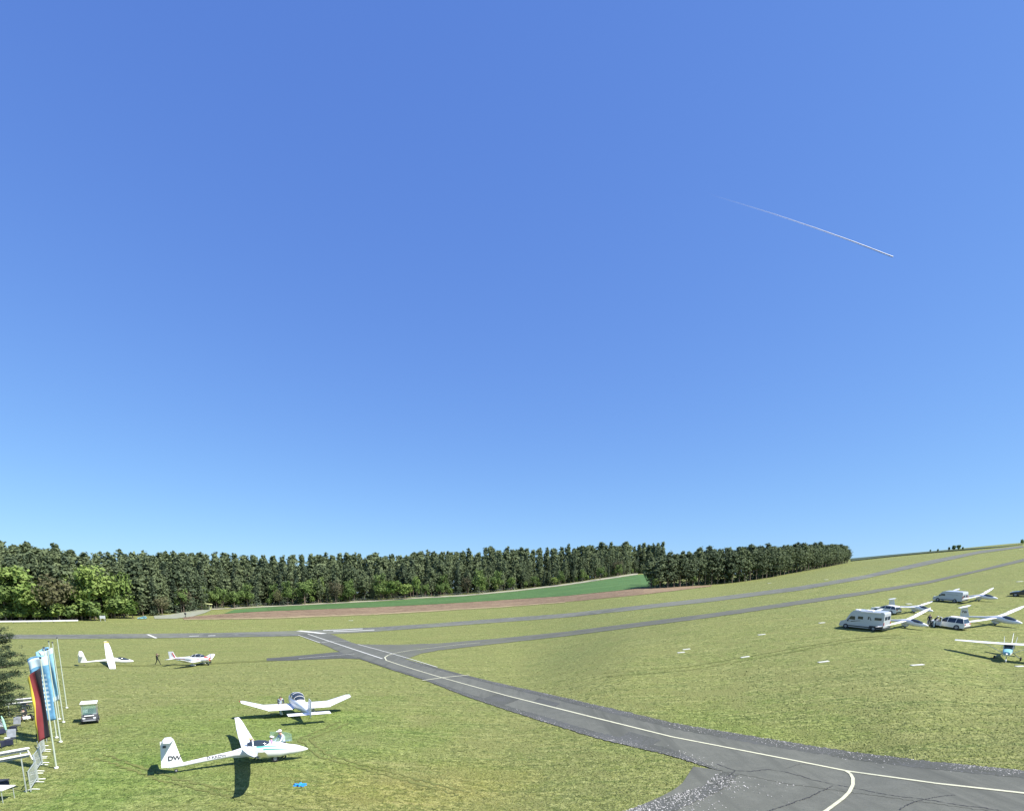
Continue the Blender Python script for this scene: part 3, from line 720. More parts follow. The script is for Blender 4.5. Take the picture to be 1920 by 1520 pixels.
# broadleaf trees that stand out: (u, v_base, v_top, proto, label, width)
for u, vb, vt, pr, w, lab in (
  (180,1160,1050,LEAF[0],.85,'tall fresh green broadleaf tree at the left forest edge'),
  (152,1160,1072,LEAF[1],.8,'light green tree leaning against the tall fresh green one'),
  (38,1163,1048,LEAF[2],.9,'fresh green broadleaf tree at the far left of the forest'),
  (12,1163,1078,LEAF2[0],1.1,'rounded mid green tree lowest at the far left edge'),
  (66,1163,1092,LEAF[1],1.0,'small light green tree in front of the dark pines at far left'),
  (232,1156,1064,LEAF[0],.6,'slim yellow green tree between dark pines above the small house'),
  (262,1152,1072,LEAF[2],.5,'narrow light green tree right of the small house'),
  (214,1156,1088,LEAF2[1],.9,'mid green tree directly behind the small house'),
  (110,1163,1062,BARE[0],.9,'brownish budding tree among the pines on the left'),
  (345,1148,1092,BARE[0],.8,'brownish bare crowned tree behind the access road'),
  (372,1142,1084,LEAF[1],.8,'yellow green tree above the pale yellow shelter'),
  (440,1140,1104,LEAF2[0],.8,'small green tree right of the pale yellow shelter'),
  (540,1135,1086,LEAF2[1],.7,'mid green tree in the forest edge over the ploughed field'),
  (600,1130,1078,LEAF2[0],.6,'slender green tree between pines at the middle of the forest'),
  (735,1124,1084,LEAF[0],1.25,'broad bright green tree bulging out of the forest edge'),
  (760,1123,1090,LEAF[2],1.2,'right half of the bright green clump at the forest edge'),
  (714,1125,1072,LEAF2[1],.8,'taller green tree just left of the bright clump'),
  (782,1121,1076,LEAF[1],.5,'yellow green sapling right of the bright clump'),
  (826,1118,1092,LEAF2[0],1.0,'low green tree between bright clump and tall birch'),
  (898,1113,1064,LEAF2[1],.75,'leafy tree standing proud of the pines above the crop'),
  (905,1113,1092,LEAF[0],.9,'small bright tree at the foot of the pines above the crop'),
  (1040,1097,1080,LEAF[1],1.1,'low yellow green tree near the bend of the field path'),
  (1125,1087,1060,LEAF2[0],.9,'soft green tree left of the field corner'),
  (1160,1081,1056,LEAF2[1],.9,'soft green tree at the field corner'),
  (1218,1102,1056,LEAF2[0],.7,'light green tree at the near corner of the plantation'),
  (1228,1103,1080,LEAF[2],.8,'small bright green tree under the corner of the plantation'),
  (1300,1098,1070,LEAF2[1],.7,'green broadleaf tree among the first plantation pines')):
    q = G(u, vb); put_tree(pr, q, height_for(q, vt), 14.0, lab, None, w*1.15)
sl = ['rounded fresh green shrub in the hedge left of the house', 'mid green shrub in the hedge along the far grass edge']
for i in range(40):
    u = -20+i*6.9+rnd.uniform(-3, 3); vb = 1162.5-(u > 200)*3+rnd.uniform(-3, 1); k = rnd.choice((0, 1, 0, 1, 2, 3))
    q = G(u, vb); h = rnd.uniform(3.6, 7.6)
    if 183 < u < 204: h = 2.6
    put_tree(SHRUB[k], q, h, 5.0, sl[0] if k < 2 else sl[1], 'shrubs of the far hedge', rnd.uniform(1.0, 1.5))
for i, u in enumerate((448,470,505,566,585,640,655,803,845,930,985,1010,1080,1100,1135,1150,1185)):
    q = G(u, top_v(u, [(a, b) for a, b in EDGE])); put_tree(SHRUB[i % 4], q, rnd.uniform(2.5, 4.5), 5.0, 'low green shrub at the foot of the forest beside the field path', 'shrubs along the field path', 1.2)
for i, (u, vt, w) in enumerate(((1779,1025,.8),(1788,1021.5,1.1),(1797,1021,1.2),(1805,1025,.9),(1744,1031.5,.8),(1758,1030.5,.9))):
    q = G(u, top_v(u, [(1738,1036),(1813,1030)])); h = max(2.0, height_for(q, vt))
    put_tree(SHRUB[2+i % 2], q, h*1.05, 5.0, ['left bush of the clump on the ridge', 'left one of the two tallest bushes on the ridge', 'tallest bush of the clump on the ridge', 'right bush of the clump on the ridge', 'tiny bush far left on the bare ridge', 'small low bush left of the ridge clump'][i], None, w)
q = G(1916, 1021); put_tree(SHRUB[0], q, 3.5, 5.0, 'small bush on the ridge at the right picture edge', None, 1)

for i in range(20):
    u = 300+i*45+rnd.uniform(-22, 22); q = G(u, top_v(u, EDGE)+.8); k = rnd.choice((LEAF2[0], LEAF2[1], LEAF2[0], BARE[0], LEAF[1]))
    put_tree(k, q, rnd.uniform(4.5, 12.5), 14.0, 'brownish budding young tree at the foot of the forest' if k is BARE[0] else 'soft green young tree at the foot of the forest by the field path', 'young trees at the foot of the forest', rnd.uniform(.8, 1.25))
# near conifer at the left edge
t = thing('conifer_tree', 'near dark conifer reaching in from the left edge beside the flags', 'tree')
q = G(-37, 1372); hh = 9.3; mb = MB(); mb.tube([(0, 0, 0), (.05, 0, hh*.5), (0, 0, hh*.98)], [.2, .12, .02], 8)
gz = random.Random(5); LP = []; 
for k in range(120):
    z = hh*(.06+.92*k/120); a = gz.uniform(0, 6.28); L = 3.9*min(1.0, .52+z/hh*.9)*(1-z/hh)**.42*gz.uniform(.6, 1.15)+.2
    e = (math.cos(a)*L, math.sin(a)*L, z+L*.12); mb.tube([(0, 0, z), (e[0]*.55, e[1]*.55, z+L*.02), e], [.045, .03, .008], 4, cap=False)
    for s in range(max(5, int(L*16))):
        f_ = gz.uniform(.18, 1.03); LP.append((e[0]*f_+gz.gauss(0, .16), e[1]*f_+gz.gauss(0, .16), z+L*.12*f_+gz.gauss(0, .08)))
mb.build('trunk', M['bark'], t)
P = np.array(LP); P = np.repeat(P, 13, 0)+nrg.normal(0, .085, (len(P)*13, 3)); m_ = len(P); a = nrg.normal(0, 1, (m_, 3)); a[:, 2] = a[:, 2]*.5+.2; a /= np.linalg.norm(a, axis=1)[:, None]
b = np.cross(a, nrg.normal(0, 1, (m_, 3))); b /= np.linalg.norm(b, axis=1)[:, None]
tri = np.stack([P-b*.026, P+b*.026, P+a*.16], 1).reshape(-1, 3); npmesh('crown', tri, np.arange(3*m_).reshape(-1, 3), M['needle_near'], t)
t.location = q

# ------------------------------------------------------------------ aircraft
def text(s, size, loc, rot, m, parent, name='lettering'):
    c = D.curves.new(name, 'FONT'); c.body = s; c.size = size; c.align_x = 'CENTER'; c.align_y = 'CENTER'; c.extrude = .004; c.offset = size*.022
    o = D.objects.new(name, c); C.objects.link(o); bpy.context.view_layer.update()
    me = D.meshes.new_from_object(o.evaluated_get(bpy.context.evaluated_depsgraph_get())); D.objects.remove(o)
    o = D.objects.new(name, me); C.objects.link(o); me.materials.clear(); me.materials.append(m)
    o.parent = parent; o.location = loc; o.rotation_euler = rot; return o
def wheel(parent, x, y, r, w, name='wheel', rim=.55):
    o = MB().disc((x, y, r), r, w).build(name, M['black'], parent, smooth=True)
    MB().disc((x, y, r), r*rim, w*1.12).build('rim', M['grey'], o)
    return o
def make_glider(label, L=6.8, span=15.0, tip=None, dih=.5, fin=1.35, stab=True, chord=.82, teal=False, two=False, open_=False, group=None, tipup=0.0):
    t = thing('glider', label, 'glider', group)
    k = L/6.8; a = 3.0 if not two else 2.75
    sec = [(a*k, .70, .03, .03), (a*k-.12, .71, .13, .12), (a*k-.45, .73, .23, .24), (a*k-1.0, .77, .31, .36), (a*k-1.7, .83, .35, .43), (.9, .89, .36, .45),
           (.1, .94, .34, .40), (-.5, .98, .24, .27), (-1.1, 1.0, .16, .17), (-2.2*k, 1.0, .115, .125), (-3.2*k, .98, .085, .10), (-3.8*k, .96, .05, .10)]
    if two: sec = [(x, z, w*1.22, h*1.18) for x, z, w, h in sec]
    if two: sec[:4] = [(a*k+.12, .68, .03, .03), (a*k-.12, .70, .15, .14), (a*k-.55, .74, .27, .28), (a*k-1.1, .78, .34, .36)]
    low = .58 if two else .34
    sec = [(x, z-low*min(1, max(0, (.4-x)/(3.8*k))), w, h) for x, z, w, h in sec]
    MB().loft(sec, 18).build('fuselage', M['white'], t, smooth=True)
    h = span/2
    for sg in (1, -1):
        c0 = .95 if two else chord
        st = [(sg*.15, .35, .35-c0, 1.05), (sg*h*.35, .33, .35-c0*.95, 1.05+dih*.25), (sg*h*.72, .22, .35-c0*.9, 1.05+dih*.62), (sg*h*.93, .05, .35-c0*.83, 1.05+dih*.95+tipup*.4), (sg*h, -.14, .35-c0*.85, 1.05+dih*1.05+tipup)]
        w = MB().wing(st, .13).build('wing', M['white'], t, smooth=True)
        MB().wing([(sg*h*.45, -.30*c0/.82, -.475*c0/.82, 1.062+dih*.34), (sg*h*.9, -.2*c0/.82, -.375*c0/.82, 1.062+dih*.9)], .16).build('aileron', M['whitep'], w)
        if tip:
            MB().wing([(sg*h*.90, .13, .35-c0*.86, 1.065+dih*.9+tipup*.3), (sg*h*.97, .02, .35-c0*.85, 1.075+dih+tipup*.7)], .15).build('tip_marking', tip, w)
    xt = -3.8*k
    fb = MB().wing([(.9-low, xt+.85, xt-.12, 0), (1.3-low, xt+.66, xt-.13, 0), (1.0-low+fin, xt+.30, xt-.16, 0)], .1, vert=True).build('fin', M['white'], t, smooth=True)
    MB().wing([(.92-low, xt-.13, xt-.40, 0), (.98-low+fin, xt-.17, xt-.42, 0)], .14, vert=True).build('rudder', M['whitep'], t)
    zs = 1.0+fin-low
    sb = MB()
    sb.wing([(-1.3, xt+.12, xt-.22, zs+.03), (0, xt+.30, xt-.30, zs+.03), (1.3, xt+.12, xt-.22, zs+.03)], .09).build('tailplane', M['white'], t, smooth=True)
    # canopy
    can = [(a*k-.50, .90, .12, .05), (a*k-.85, .98, .23, .14), (a*k-1.25, 1.05, .29, .24), (a*k-1.7, 1.10, .30, .29), (a*k-2.1, 1.14, .26, .24), (a*k-2.45, 1.17, .15, .14)]
    if two:
        can = [(1.05, 1.10, .33, .30), (.75, 1.16, .36, .36), (.35, 1.20, .36, .36), (.0, 1.24, .30, .28), (-.3, 1.26, .16, .15)]
    if not open_:
        MB().loft(can, 14).build('canopy', M['glass'], t, smooth=True)
    else:
        rc = MB().loft(can, 14).build('canopy', M['glass'], t, smooth=True, label='closed rear canopy')
        fr = MB()
        for x in (1.05, .02): fr.tube([(x, math.cos(q_)*(.36 if x > 1 else .33), (1.10 if x > 1 else 1.22)+math.sin(q_)*(.36 if x > 1 else .32)) for q_ in [math.pi*i/10 for i in range(11)]], .045, 6)
        fr.build('frame', M['white'], rc)
        # front canopy hinged up to the far side
        oc = MB(); n1, n2 = 9, 7; vv = []
        for i in range(n1):
            x = 1.15+1.35*i/(n1-1); rr_ = .42*math.sqrt(max(.08, 1-((i/(n1-1))*.9)**2))
            for j in range(n2):
                q_ = -.5+1.9*j/(n2-1); vv.append((x, .42+.30*math.sin(q_)*rr_/.42, 1.18+.05+rr_*1.3*(1-math.cos(q_*.9))+.34*j/(n2-1)))
        fs = [(i*n2+j, i*n2+j+1, i*n2+n2+j+1, i*n2+n2+j) for i in range(n1-1) for j in range(n2-1)]
        oc.add(vv, fs).build('open_canopy', M['clear'], t, label='front canopy hinged open to the far side')
        MB().loft([(2.35, .98, .14, .06), (1.9, 1.02, .26, .1), (1.1, 1.08, .33, .12)], 12).build('cockpit_opening', M['dark'], t, smooth=True)
        MB().box((1.18, -.1, 1.16), (.55, .2, .12)).build('instrument_cover', M['whitep'], t)
    if teal:
        xs = [q[0] for q in sec][::-1]
        def sk(x, sv, sg):
            zc, hw_, hh_ = [float(np.interp(x, xs, [q[i] for q in sec][::-1])) for i in (1, 2, 3)]
            cv_ = max(0, 1-abs(sv)**2.2)**(1/2.2); return (x, sg*(hw_*cv_+.012), zc+hh_*sv)
        for sg in (1, -1):
            for x0, x1, s0, s1 in ((.2, 2.5, .42, .62), (.6, 2.2, .08, .24), (-.9, .1, .5, .62)):
                s_ = MB(); P_ = []
                for i in range(13):
                    x = x0+(x1-x0)*i/12; tp = 1-.75*i/12; sm = (s0+s1)/2
                    P_ += [sk(x, sm-(s1-s0)/2*tp, sg), sk(x, sm+(s1-s0)/2*tp, sg)]
                s_.add(P_, [(2*i, 2*i+1, 2*i+3, 2*i+2) for i in range(12)]); s_.build('stripe', M['teal'], t)
    r_ = .24 if two else .17
    wheel(t, .1 if not two else 1.35, 0, r_, .14)
    wheel(t, xt+.35, 0, .10, .06)
    if two: MB().loft([(-1.3, .62, .05, .05), (-.9, .62, .1, .1), (.2, .62, .11, .11), (.5, .62, .04, .04)], 10).build('wheel_fairing', M['whitep'], t)
    if not two:
        MB().loft([(.5, .32, .06, .1), (.1, .38, .11, .22), (-.4, .45, .05, .1)], 8).build('wheel_door', M['whitep'], t)
    return t
# tail-heavy two-seat motor glider, nearest
gd = make_glider('large white two seat glider lettered DW with its front canopy open', L=8.2, span=16.6, dih=.75, fin=1.55, teal=True, two=True, open_=True, tipup=.35)
text('DW', .38, (-4.30, -.048, .88), (R(90), 0, 0), M['dark'], gd)
text('D-KKDW', .26, (-2.05, -.158, .74), (R(90), R(-4.5), R(-2)), M['dark'], gd)
MB().box((-4.79, -.06, 1.62), (.16, .01, .14)).build('rudder_flag', M['dark'], gd)
place(gd, 474, 1432, 31, .90, bank=-5)
g2 = make_glider('white single seat glider with orange wing tips resting beside the far grass track', L=6.8, span=15, tip=M['orange'], dih=.5, chord=1.0)
place(g2, 209, 1247, 40, 1.0, bank=15)
# four gliders lined up tail first behind their tow cars
GL = make_glider('white glider behind the camper van, the lowest left of the glider row', L=6.8, span=15, dih=.5, chord=.66, group='white gliders parked behind vehicles')
GC = [GL, copy_tree(GL, label='white glider behind the white estate car in the second line'),
      copy_tree(GL, label='white glider with lettered fin behind the white SUV with open door'),
      copy_tree(GL, label='white glider behind the white panel van, farthest up the slope')]
text('7W', .42, (-3.72, -.07, 1.28), (R(90), 0, 0), M['dark'], GC[2]); text('R', .42, (-3.72, -.07, 1.28), (R(90), 0, 0), M['dark'], GC[0])
for g_, (u, v, hd, sc, bk) in zip(GC, ((1695, 1176, -60, .97, 6), (1712, 1148, -58, .9, -1), (1864, 1171, -66, 1.05, 4), (1834, 1126, -58, .9, 3))):
    place(g_, u, v, hd, sc, bank=bk)

def make_low_wing(label, heading_red=False, scale=1):
    """wooden low-wing touring aeroplane with cranked wings"""
    t = thing('light_aeroplane', label, 'aeroplane')
    sec = [(2.35, 1.02, .10, .10), (2.25, 1.02, .36, .30), (1.6, 1.05, .48, .40), (.9, 1.08, .54, .46), (0, 1.10, .55, .50), (-.9, 1.12, .45, .44), (-2.2, 1.14, .26, .30), (-3.6, 1.16, .10, .18), (-4.3, 1.18, .04, .12)]
    MB().loft(sec, 16, pw=2.8).build('fuselage', M['white'], t, smooth=True)
    MB().loft([(2.352, 1.02, .34, .28), (1.65, 1.30, .40, .17), (1.45, 1.36, .36, .14)], 12).build('cowling', M['red'] if heading_red else M['whitep'], t, smooth=True)
    can = MB().loft([(1.45, 1.40, .30, .10), (1.0, 1.52, .47, .26), (.4, 1.58, .50, .36), (-.3, 1.55, .46, .32), (-.9, 1.48, .30, .14)], 14, pw=2.4).build('canopy', M['glass'], t, smooth=True)
    fr = MB()
    for x, w_, z_ in ((.95, .49, 1.80), (.1, .51, 1.95), (-.55, .43, 1.80)):
        fr.tube([(x, w_*math.cos(q_), 1.50+(z_-1.50)*math.sin(q_)) for q_ in [math.pi*i/8 for i in range(9)]], .02, 5)
    fr.build('canopy_frame', M['whitep'], can)
    for sg in (1, -1):
        w = MB().wing([(sg*.4, 1.0, -.72, .78), (sg*2.55, 1.0, -.72, .80), (sg*2.6, 1.0, -.72, .81), (sg*4.15, .55, -.55, 1.38), (sg*4.36, .30, -.45, 1.44)], .13).build('wing', M['white'], t, smooth=True)
        MB().wing([(sg*.6, -.60, -.98, .78), (sg*2.5, -.60, -.98, .79)], .10).build('flap', M['whitep'], w)
        MB().ball((.25, sg*4.39, 1.44), (.10, .05, .05)).build('wingtip_light', M['redlens'] if sg > 0 else M['teal'], w)
        MB().loft([(.75, .22, .04, .04), (.5, .24, .12, .19), (0, .24, .12, .20), (-.35, .26, .04, .06)], 10).build('wheel_fairing', M['whitep'], t, smooth=True) if 0 else None
        g = MB().tube([(.1, sg*1.3, .75), (.1, sg*1.3, .2)], .06, 6).build('undercarriage_leg', M['whitep'], t)
        MB().loft([(.62, .20, .04, .05, sg*1.3), (.4, .24, .11, .17, sg*1.3), (0, .26, .11, .17, sg*1.3), (-.4, .28, .03, .05, sg*1.3)], 10).build('wheel_fairing', M['whitep'], g)
        MB().disc((.12, sg*1.3, .19), .19, .12).build('wheel', M['black'], g)
    MB().tube([(2.0, 0, .8), (1.95, 0, .2)], .05, 6).build('nose_leg', M['whitep'], t)
    MB().disc((1.95, 0, .17), .17, .11).build('nose_wheel', M['black'], t)
    MB().wing([(1.15, -3.3, -4.35, 0), (1.5, -3.62, -4.4, 0), (2.35, -4.02, -4.55, 0)], .10, vert=True).build('fin', M['white'], t, smooth=True)
    MB().wing([(1.0, -4.37, -4.75, 0), (2.35, -4.56, -4.9, 0)], .12, vert=True).build('rudder', M['whitep'], t)
    MB().wing([(-1.6, -3.75, -4.5, 1.16), (1.6, -3.75, -4.5, 1.16)], .09).build('tailplane', M['white'], t, smooth=True)
    MB().loft([(2.62, 1.02, .02, .02), (2.5, 1.02, .11, .11), (2.36, 1.02, .15, .15)], 10).build('spinner', M['whitep'], t, smooth=True)
    p = MB(); p.wing([(-.88, .05, -.02, 0), (-.4, .09, -.05, 0), (0, .05, -.03, 0), (.4, .09, -.05, 0), (.88, .05, -.02, 0)], .3)
    o = p.build('propeller', M['dark'], t); o.location = (2.45, 0, 1.02); o.rotation_euler = (R(82), 0, 0)
    return t
r1 = make_low_wing('white low wing light aeroplane with upturned wing ends seen from behind')
place(r1, 559, 1340, 123, 1.02, pitch=-4.5)
r2 = make_low_wing('white light aeroplane with red nose and red tail stripe on the grass track', True)
MB().box((-3.95, -.055, 1.72), (.18, .012, .9), ry=R(-28)).build('tail_stripe', M['red'], r2)
MB().box((-4.12, .055, 1.72), (.18, .012, .9), ry=R(-28)).build('tail_stripe', M['red'], r2)
for sg in (1, -1):
    s_ = MB(); s_.add([(2.2, sg*.385, 1.06), (.6, sg*.563, 1.10), (-2.2, sg*.275, 1.16), (-3.9, sg*.10, 1.2), (-3.9, sg*.10, 1.13), (-2.2, sg*.275, 1.09), (.6, sg*.563, 1.0), (2.2, sg*.385, .98)], [(0, 1, 6, 7), (1, 2, 5, 6), (2, 3, 4, 5)])
    s_.build('side_stripe', M['red'], r2)
place(r2, 370, 1247, -4, 1.0)

# high wing aeroplane at the right edge
hw = thing('light_aeroplane', 'high wing light aeroplane with light blue engine cowling at the right edge', 'aeroplane')
MB().loft([(2.3, 1.12, .10, .10), (2.2, 1.12, .34, .28), (1.6, 1.15, .44, .36), (1.1, 1.2, .50, .44), (.2, 1.30, .52, .56), (-.7, 1.32, .48, .52), (-1.8, 1.38, .30, .30), (-3.4, 1.48, .14, .18), (-4.6, 1.55, .05, .12)], 16, pw=2.8).build('fuselage', M['white'], hw, smooth=True)
MB().loft([(2.32, 1.2, .32, .22), (1.7, 1.32, .44, .22), (1.15, 1.40, .48, .26)], 14, pw=2.6).build('cowling', M['cyan'], hw, smooth=True)
cb = MB().loft([(1.15, 1.66, .38, .12), (.75, 1.80, .47, .28), (0, 1.84, .48, .30), (-.7, 1.76, .40, .24), (-1.3, 1.62, .24, .12)], 12, pw=3).build('cabin_window', M['glass'], hw)
fr = MB(); 
for sg in (1, -1):
    fr.tube([(1.12, sg*.40, 1.62), (.72, sg*.48, 2.1)], .035, 5); fr.tube([(.05, sg*.53, 1.5), (.0, sg*.50, 2.1)], .05, 5)
fr.build('cabin_frame', M['whitep'], cb)
for sg in (1, -1):
    w = MB().wing([(sg*0, 1.0, -.62, 2.16), (sg*2.6, 1.0, -.62, 2.20), (sg*5.2, .82, -.30, 2.30), (sg*5.45, .6, -.25, 2.31)], .11).build('wing', M['white'], hw, smooth=True)
    MB().wing([(sg*.6, -.55, -.78, 2.15), (sg*4.9, -.30, -.52, 2.27)], .12).build('flap', M['whitep'], w)
    MB().tube([(.4, sg*.52, 1.0), (.4, sg*2.5, 2.14)], .035, 6).build('wing_strut', M['whitep'], hw)
    g = MB().tube([(-.1, sg*.45, .95), (-.15, sg*1.2, .28)], .045, 6).build('undercarriage_leg', M['grey'], hw)
    MB().disc((-.15, sg*1.27, .24), .24, .16).build('wheel', M['black'], g)
    MB().tube([(-.35, sg*.55, 2.2), (-.75, sg*.62, 2.95)], .025, 5).build('antenna', M['whitep'], hw)
MB().tube([(1.75, 0, .95), (1.85, 0, .3)], .04, 6).build('nose_leg', M['grey'], hw)
MB().disc((1.85, 0, .2), .2, .13).build('nose_wheel', M['whitep'], hw)
MB().wing([(1.6, -3.5, -4.5, 0), (2.9, -4.35, -4.95, 0)], .1, vert=True).build('fin', M['white'], hw, smooth=True)
MB().wing([(1.5, -4.5, -4.85, 0), (2.9, -4.96, -5.25, 0)], .1, vert=True).build('rudder', M['whitep'], hw)
MB().wing([(-1.7, -4.0, -4.7, 1.55), (1.7, -4.0, -4.7, 1.55)], .09).build('tailplane', M['white'], hw, smooth=True)
MB().loft([(2.6, 1.12, .02, .02), (2.45, 1.12, .11, .11), (2.32, 1.12, .15, .15)], 10).build('spinner', M['whitep'], hw, smooth=True)
o = MB().wing([(-.92, .05, -.02, 0), (-.4, .1, -.05, 0), (.4, .1, -.05, 0), (.92, .05, -.02, 0)], .3).build('propeller', M['dark'], hw); o.location = (2.42, 0, 1.12); o.rotation_euler = (R(-20), 0, 0)
place(hw, 1888, 1237, 224, .84, bank=4)

# ------------------------------------------------------------------ road vehicles (x forward)
def make_van(name, label, cat, L, H, Wd, m, camper=False):
    t = thing(name, label, cat); a = L/2
    pr = [(-a, .32), (-a, .9), (-a+.04, H-.25), (-a+.16, H-.03), (-a+.5, H), (a-2.0, H), (a-1.7, H-.06), (a-1.35, H-.3 if not camper else H-.45), (a-.85, 1.15 if not camper else 1.3), (a-.2, .95 if not camper else 1.05), (a-.03, .75), (a, .45), (a-.05, .3)]
    th = lambda z: max(0, z-1.0)*.075
    MB().slab(pr, -Wd/2, Wd/2, lambda z: th(z), lambda z: -th(z)).build('body', m, t)
    sy = lambda z: Wd/2-th(z)
    def panel(nm, mt, pts, sg, pro=.012, par=t):
        b = MB(); b.add([(x, sg*(sy(z)+pro), z) for x, z in pts]+[(x, sg*(sy(z)-.02), z) for x, z in pts], [tuple(range(len(pts))), tuple(range(2*len(pts)-1, len(pts)-1, -1))]+[(i, (i+1) % len(pts), len(pts)+(i+1) % len(pts), len(pts)+i) for i in range(len(pts))])
        return b.build(nm, mt, par)
    for sg in (1, -1):
        panel('side_window', M['glass'], [(a-1.15, 1.25 if not camper else 1.4), (a-1.5, H-.55 if not camper else H-.85), (a-2.1, H-.55 if not camper else H-.85), (a-2.15, 1.25 if not camper else 1.4)], sg)
        if camper:
            for x0, x1, z0, z1 in ((a-3.2, a-2.5, 1.55, 1.95), (a-4.0, a-3.85, 1.6, 2.0), (-a+.35, -a+1.25, 1.6, 1.95)):
                panel('side_window', M['glass'], [(x0, z0), (x1, z0), (x1, z1), (x0, z1)], sg)
            panel('decal_stripe', M['dark'], [(a-1.6, 1.08), (a-2.9, 1.32), (a-2.9, 1.38), (a-1.6, 1.18)], sg)
            panel('decal_stripe', M['dark'], [(a-4.35, 1.5), (a-4.25, 1.5), (a-4.02, 1.98), (a-4.12, 1.98)], sg)
            panel('rear_sill', M['dark'], [(-a+.02, .34), (-a+1.9, .34), (-a+1.8, .75), (-a+.02, .75)], sg)
        else:
            panel('side_crease', M['grey'], [(-a+.9, H-.62), (a-2.4, H-.62), (a-2.4, H-.56), (-a+.9, H-.56)], sg)
        panel('sill_trim', M['dark'], [(-a+1.5, .42), (a-1.3, .42), (a-1.3, .56), (-a+1.5, .56)], sg)
        MB().box((a-1.2, sg*(Wd/2+.1), 1.25), (.1, .16, .26)).build('mirror', M['dark'], t)
        for x in (a-.95, -a+1.25):
            w = MB().disc((x, sg*(Wd/2-.10), .34), .34, .24, n=18).build('wheel', M['black'], t, smooth=True)
            MB().disc((x, sg*(Wd/2-.09), .34), .21, .25, n=14).build('rim', M['grey'], w)
            MB().disc((x, sg*(Wd/2-.105), .36), .41, .215, n=18).build('wheel_arch', M['dark'], t)
        MB().box((a-.14, sg*(Wd/2-.28), .88), (.22, .34, .2), ry=R(25)).build('headlight', M['lens'], t)
        MB().box((-a-.005, sg*(Wd/2-.1), 1.1), (.05, .12, .42)).build('tail_light', M['redlens'], t)
        MB().box((-a-.01, sg*.42, H-.85), (.04, .58, .48)).build('rear_window', M['glass'], t)
    yw = Wd/2-.22; zt, zb = (H-.33, 1.22) if not camper else (H-.5, 1.36)
    xt_, xb = (a-1.37, a-.93) if not camper else (a-1.37, a-.93)
    MB().add([(xb+.03, -yw, zb), (xb+.03, yw, zb), (xt_+.03, yw-.08, zt), (xt_+.03, -yw+.08, zt), (xb-.02, -yw, zb), (xb-.02, yw, zb), (xt_-.02, yw-.08, zt), (xt_-.02, -yw+.08, zt)], [(0, 1, 2, 3), (7, 6, 5, 4), (0, 4, 5, 1), (1, 5, 6, 2), (2, 6, 7, 3), (3, 7, 4, 0)]).build('windscreen', M['glass'], t)
    MB().box((a-.02, 0, .5), (.14, Wd-.1, .28)).build('front_bumper', M['dark'], t)
    MB().box((-a-.03, 0, .48), (.14, Wd-.1, .2)).build('rear_bumper', M['dark'], t)
    if camper:
        MB().box((-.6, 0, H+.05), (1.0, .7, .1)).build('roof_hatch', M['whitep'], t); MB().box((1.0, .1, H+.04), (.6, .5, .08)).build('roof_vent', M['whitep'], t)
        MB().box((-a+1.9, Wd/2-.1, H-.12), (2.6, .14, .14)).build('awning', M['whitep'], t)
    return t
def make_car(name, label, m, L=4.6, H=1.62, Wd=1.84, suv=True, open_door=False):
    t = thing(name, label, 'car'); a = L/2; zb = .98
    low = [(-a, .38), (-a-.02, .75), (-a+.06, zb), (a-1.45, zb), (a-.9, zb-.04), (a-.25, .82), (a, .66), (a, .38), (a-.1, .28), (-a+.1, .28)]
    MB().slab(low, -Wd/2, Wd/2).build('body', m, t)
    th = lambda z: (z-zb)*.35+.04
    gh = [(-a+.12, zb), (-a+.42, H-.1), (-a+.75, H-.03), (a-2.3, H-.03), (a-1.35, zb)]
    MB().slab(gh, -Wd/2, Wd/2, th, lambda z: -th(z)).build('windows', M['glass'], t)
    rf = [(-a+.34, H-.10), (-a+.45, H-.01), (-a+.9, H+.02), (a-2.5, H+.02), (a-2.22, H-.06), (a-2.3, H-.1)]
    MB().slab(rf, -Wd/2+.2, Wd/2-.2).build('roof', m, t)
    for sg in (1, -1):
        pl = MB()
        for (x0, z0, x1, z1) in ((a-1.35, zb, a-2.28, H-.05), (-.15, zb, -.2, H-.05), (-1.15, zb, -1.2, H-.05), (-a+.14, zb, -a+.42, H-.08)):
            pl.tube([(x0, sg*(Wd/2-th(z0)+.0), z0), (x1, sg*(Wd/2-th(z1)+.0), z1)], .04, 5)
        pl.build('pillars', m, t)
        for x in (a-.88, -a+.92):
            w = MB().disc((x, sg*(Wd/2-.1), .34), .34, .23, n=18).build('wheel', M['black'], t, smooth=True)
            MB().disc((x, sg*(Wd/2-.09), .34), .23, .24, n=14).build('rim', M['grey'], w)
            MB().disc((x, sg*(Wd/2-.095), .36), .41, .2, n=18).build('wheel_arch', M['dark'], t)
        MB().box((a-.12, sg*(Wd/2-.27), .72), (.22, .38, .14)).build('headlight', M['lens'], t)
        MB().box((-a+.02, sg*(Wd/2-.22), .88), (.1, .36, .16)).build('tail_light', M['redlens'], t)
        MB().box((a-1.5, sg*(Wd/2+.07), 1.05), (.14, .18, .13)).build('mirror', m, t)
        MB().tube([(-a+.7, sg*(Wd/2-.3), H+.05), (a-2.5, sg*(Wd/2-.3), H+.05)], .02, 5).build('roof_rail', M['grey'], t)
    if open_door:
        d = MB().slab([(0, .35), (0, zb), (-.25, H-.1), (-.95, H-.1), (-1.1, zb), (-1.1, .35)], -.04, .04).build('open_door', m, t)
        d.location = (a-1.5, Wd/2+.02, 0); d.rotation_euler = (0, 0, R(-52))
        MB().slab([(-.1, zb+.02), (-.28, H-.15), (-.9, H-.15), (-1.02, zb+.02)], -.05, .05).build('window', M['glass'], d)
    MB().box((a-.02, 0, .42), (.12, Wd-.2, .24)).build('bumper', M['dark'], t); MB().box((-a, 0, .42), (.12, Wd-.2, .22)).build('bumper', M['dark'], t)
    return t
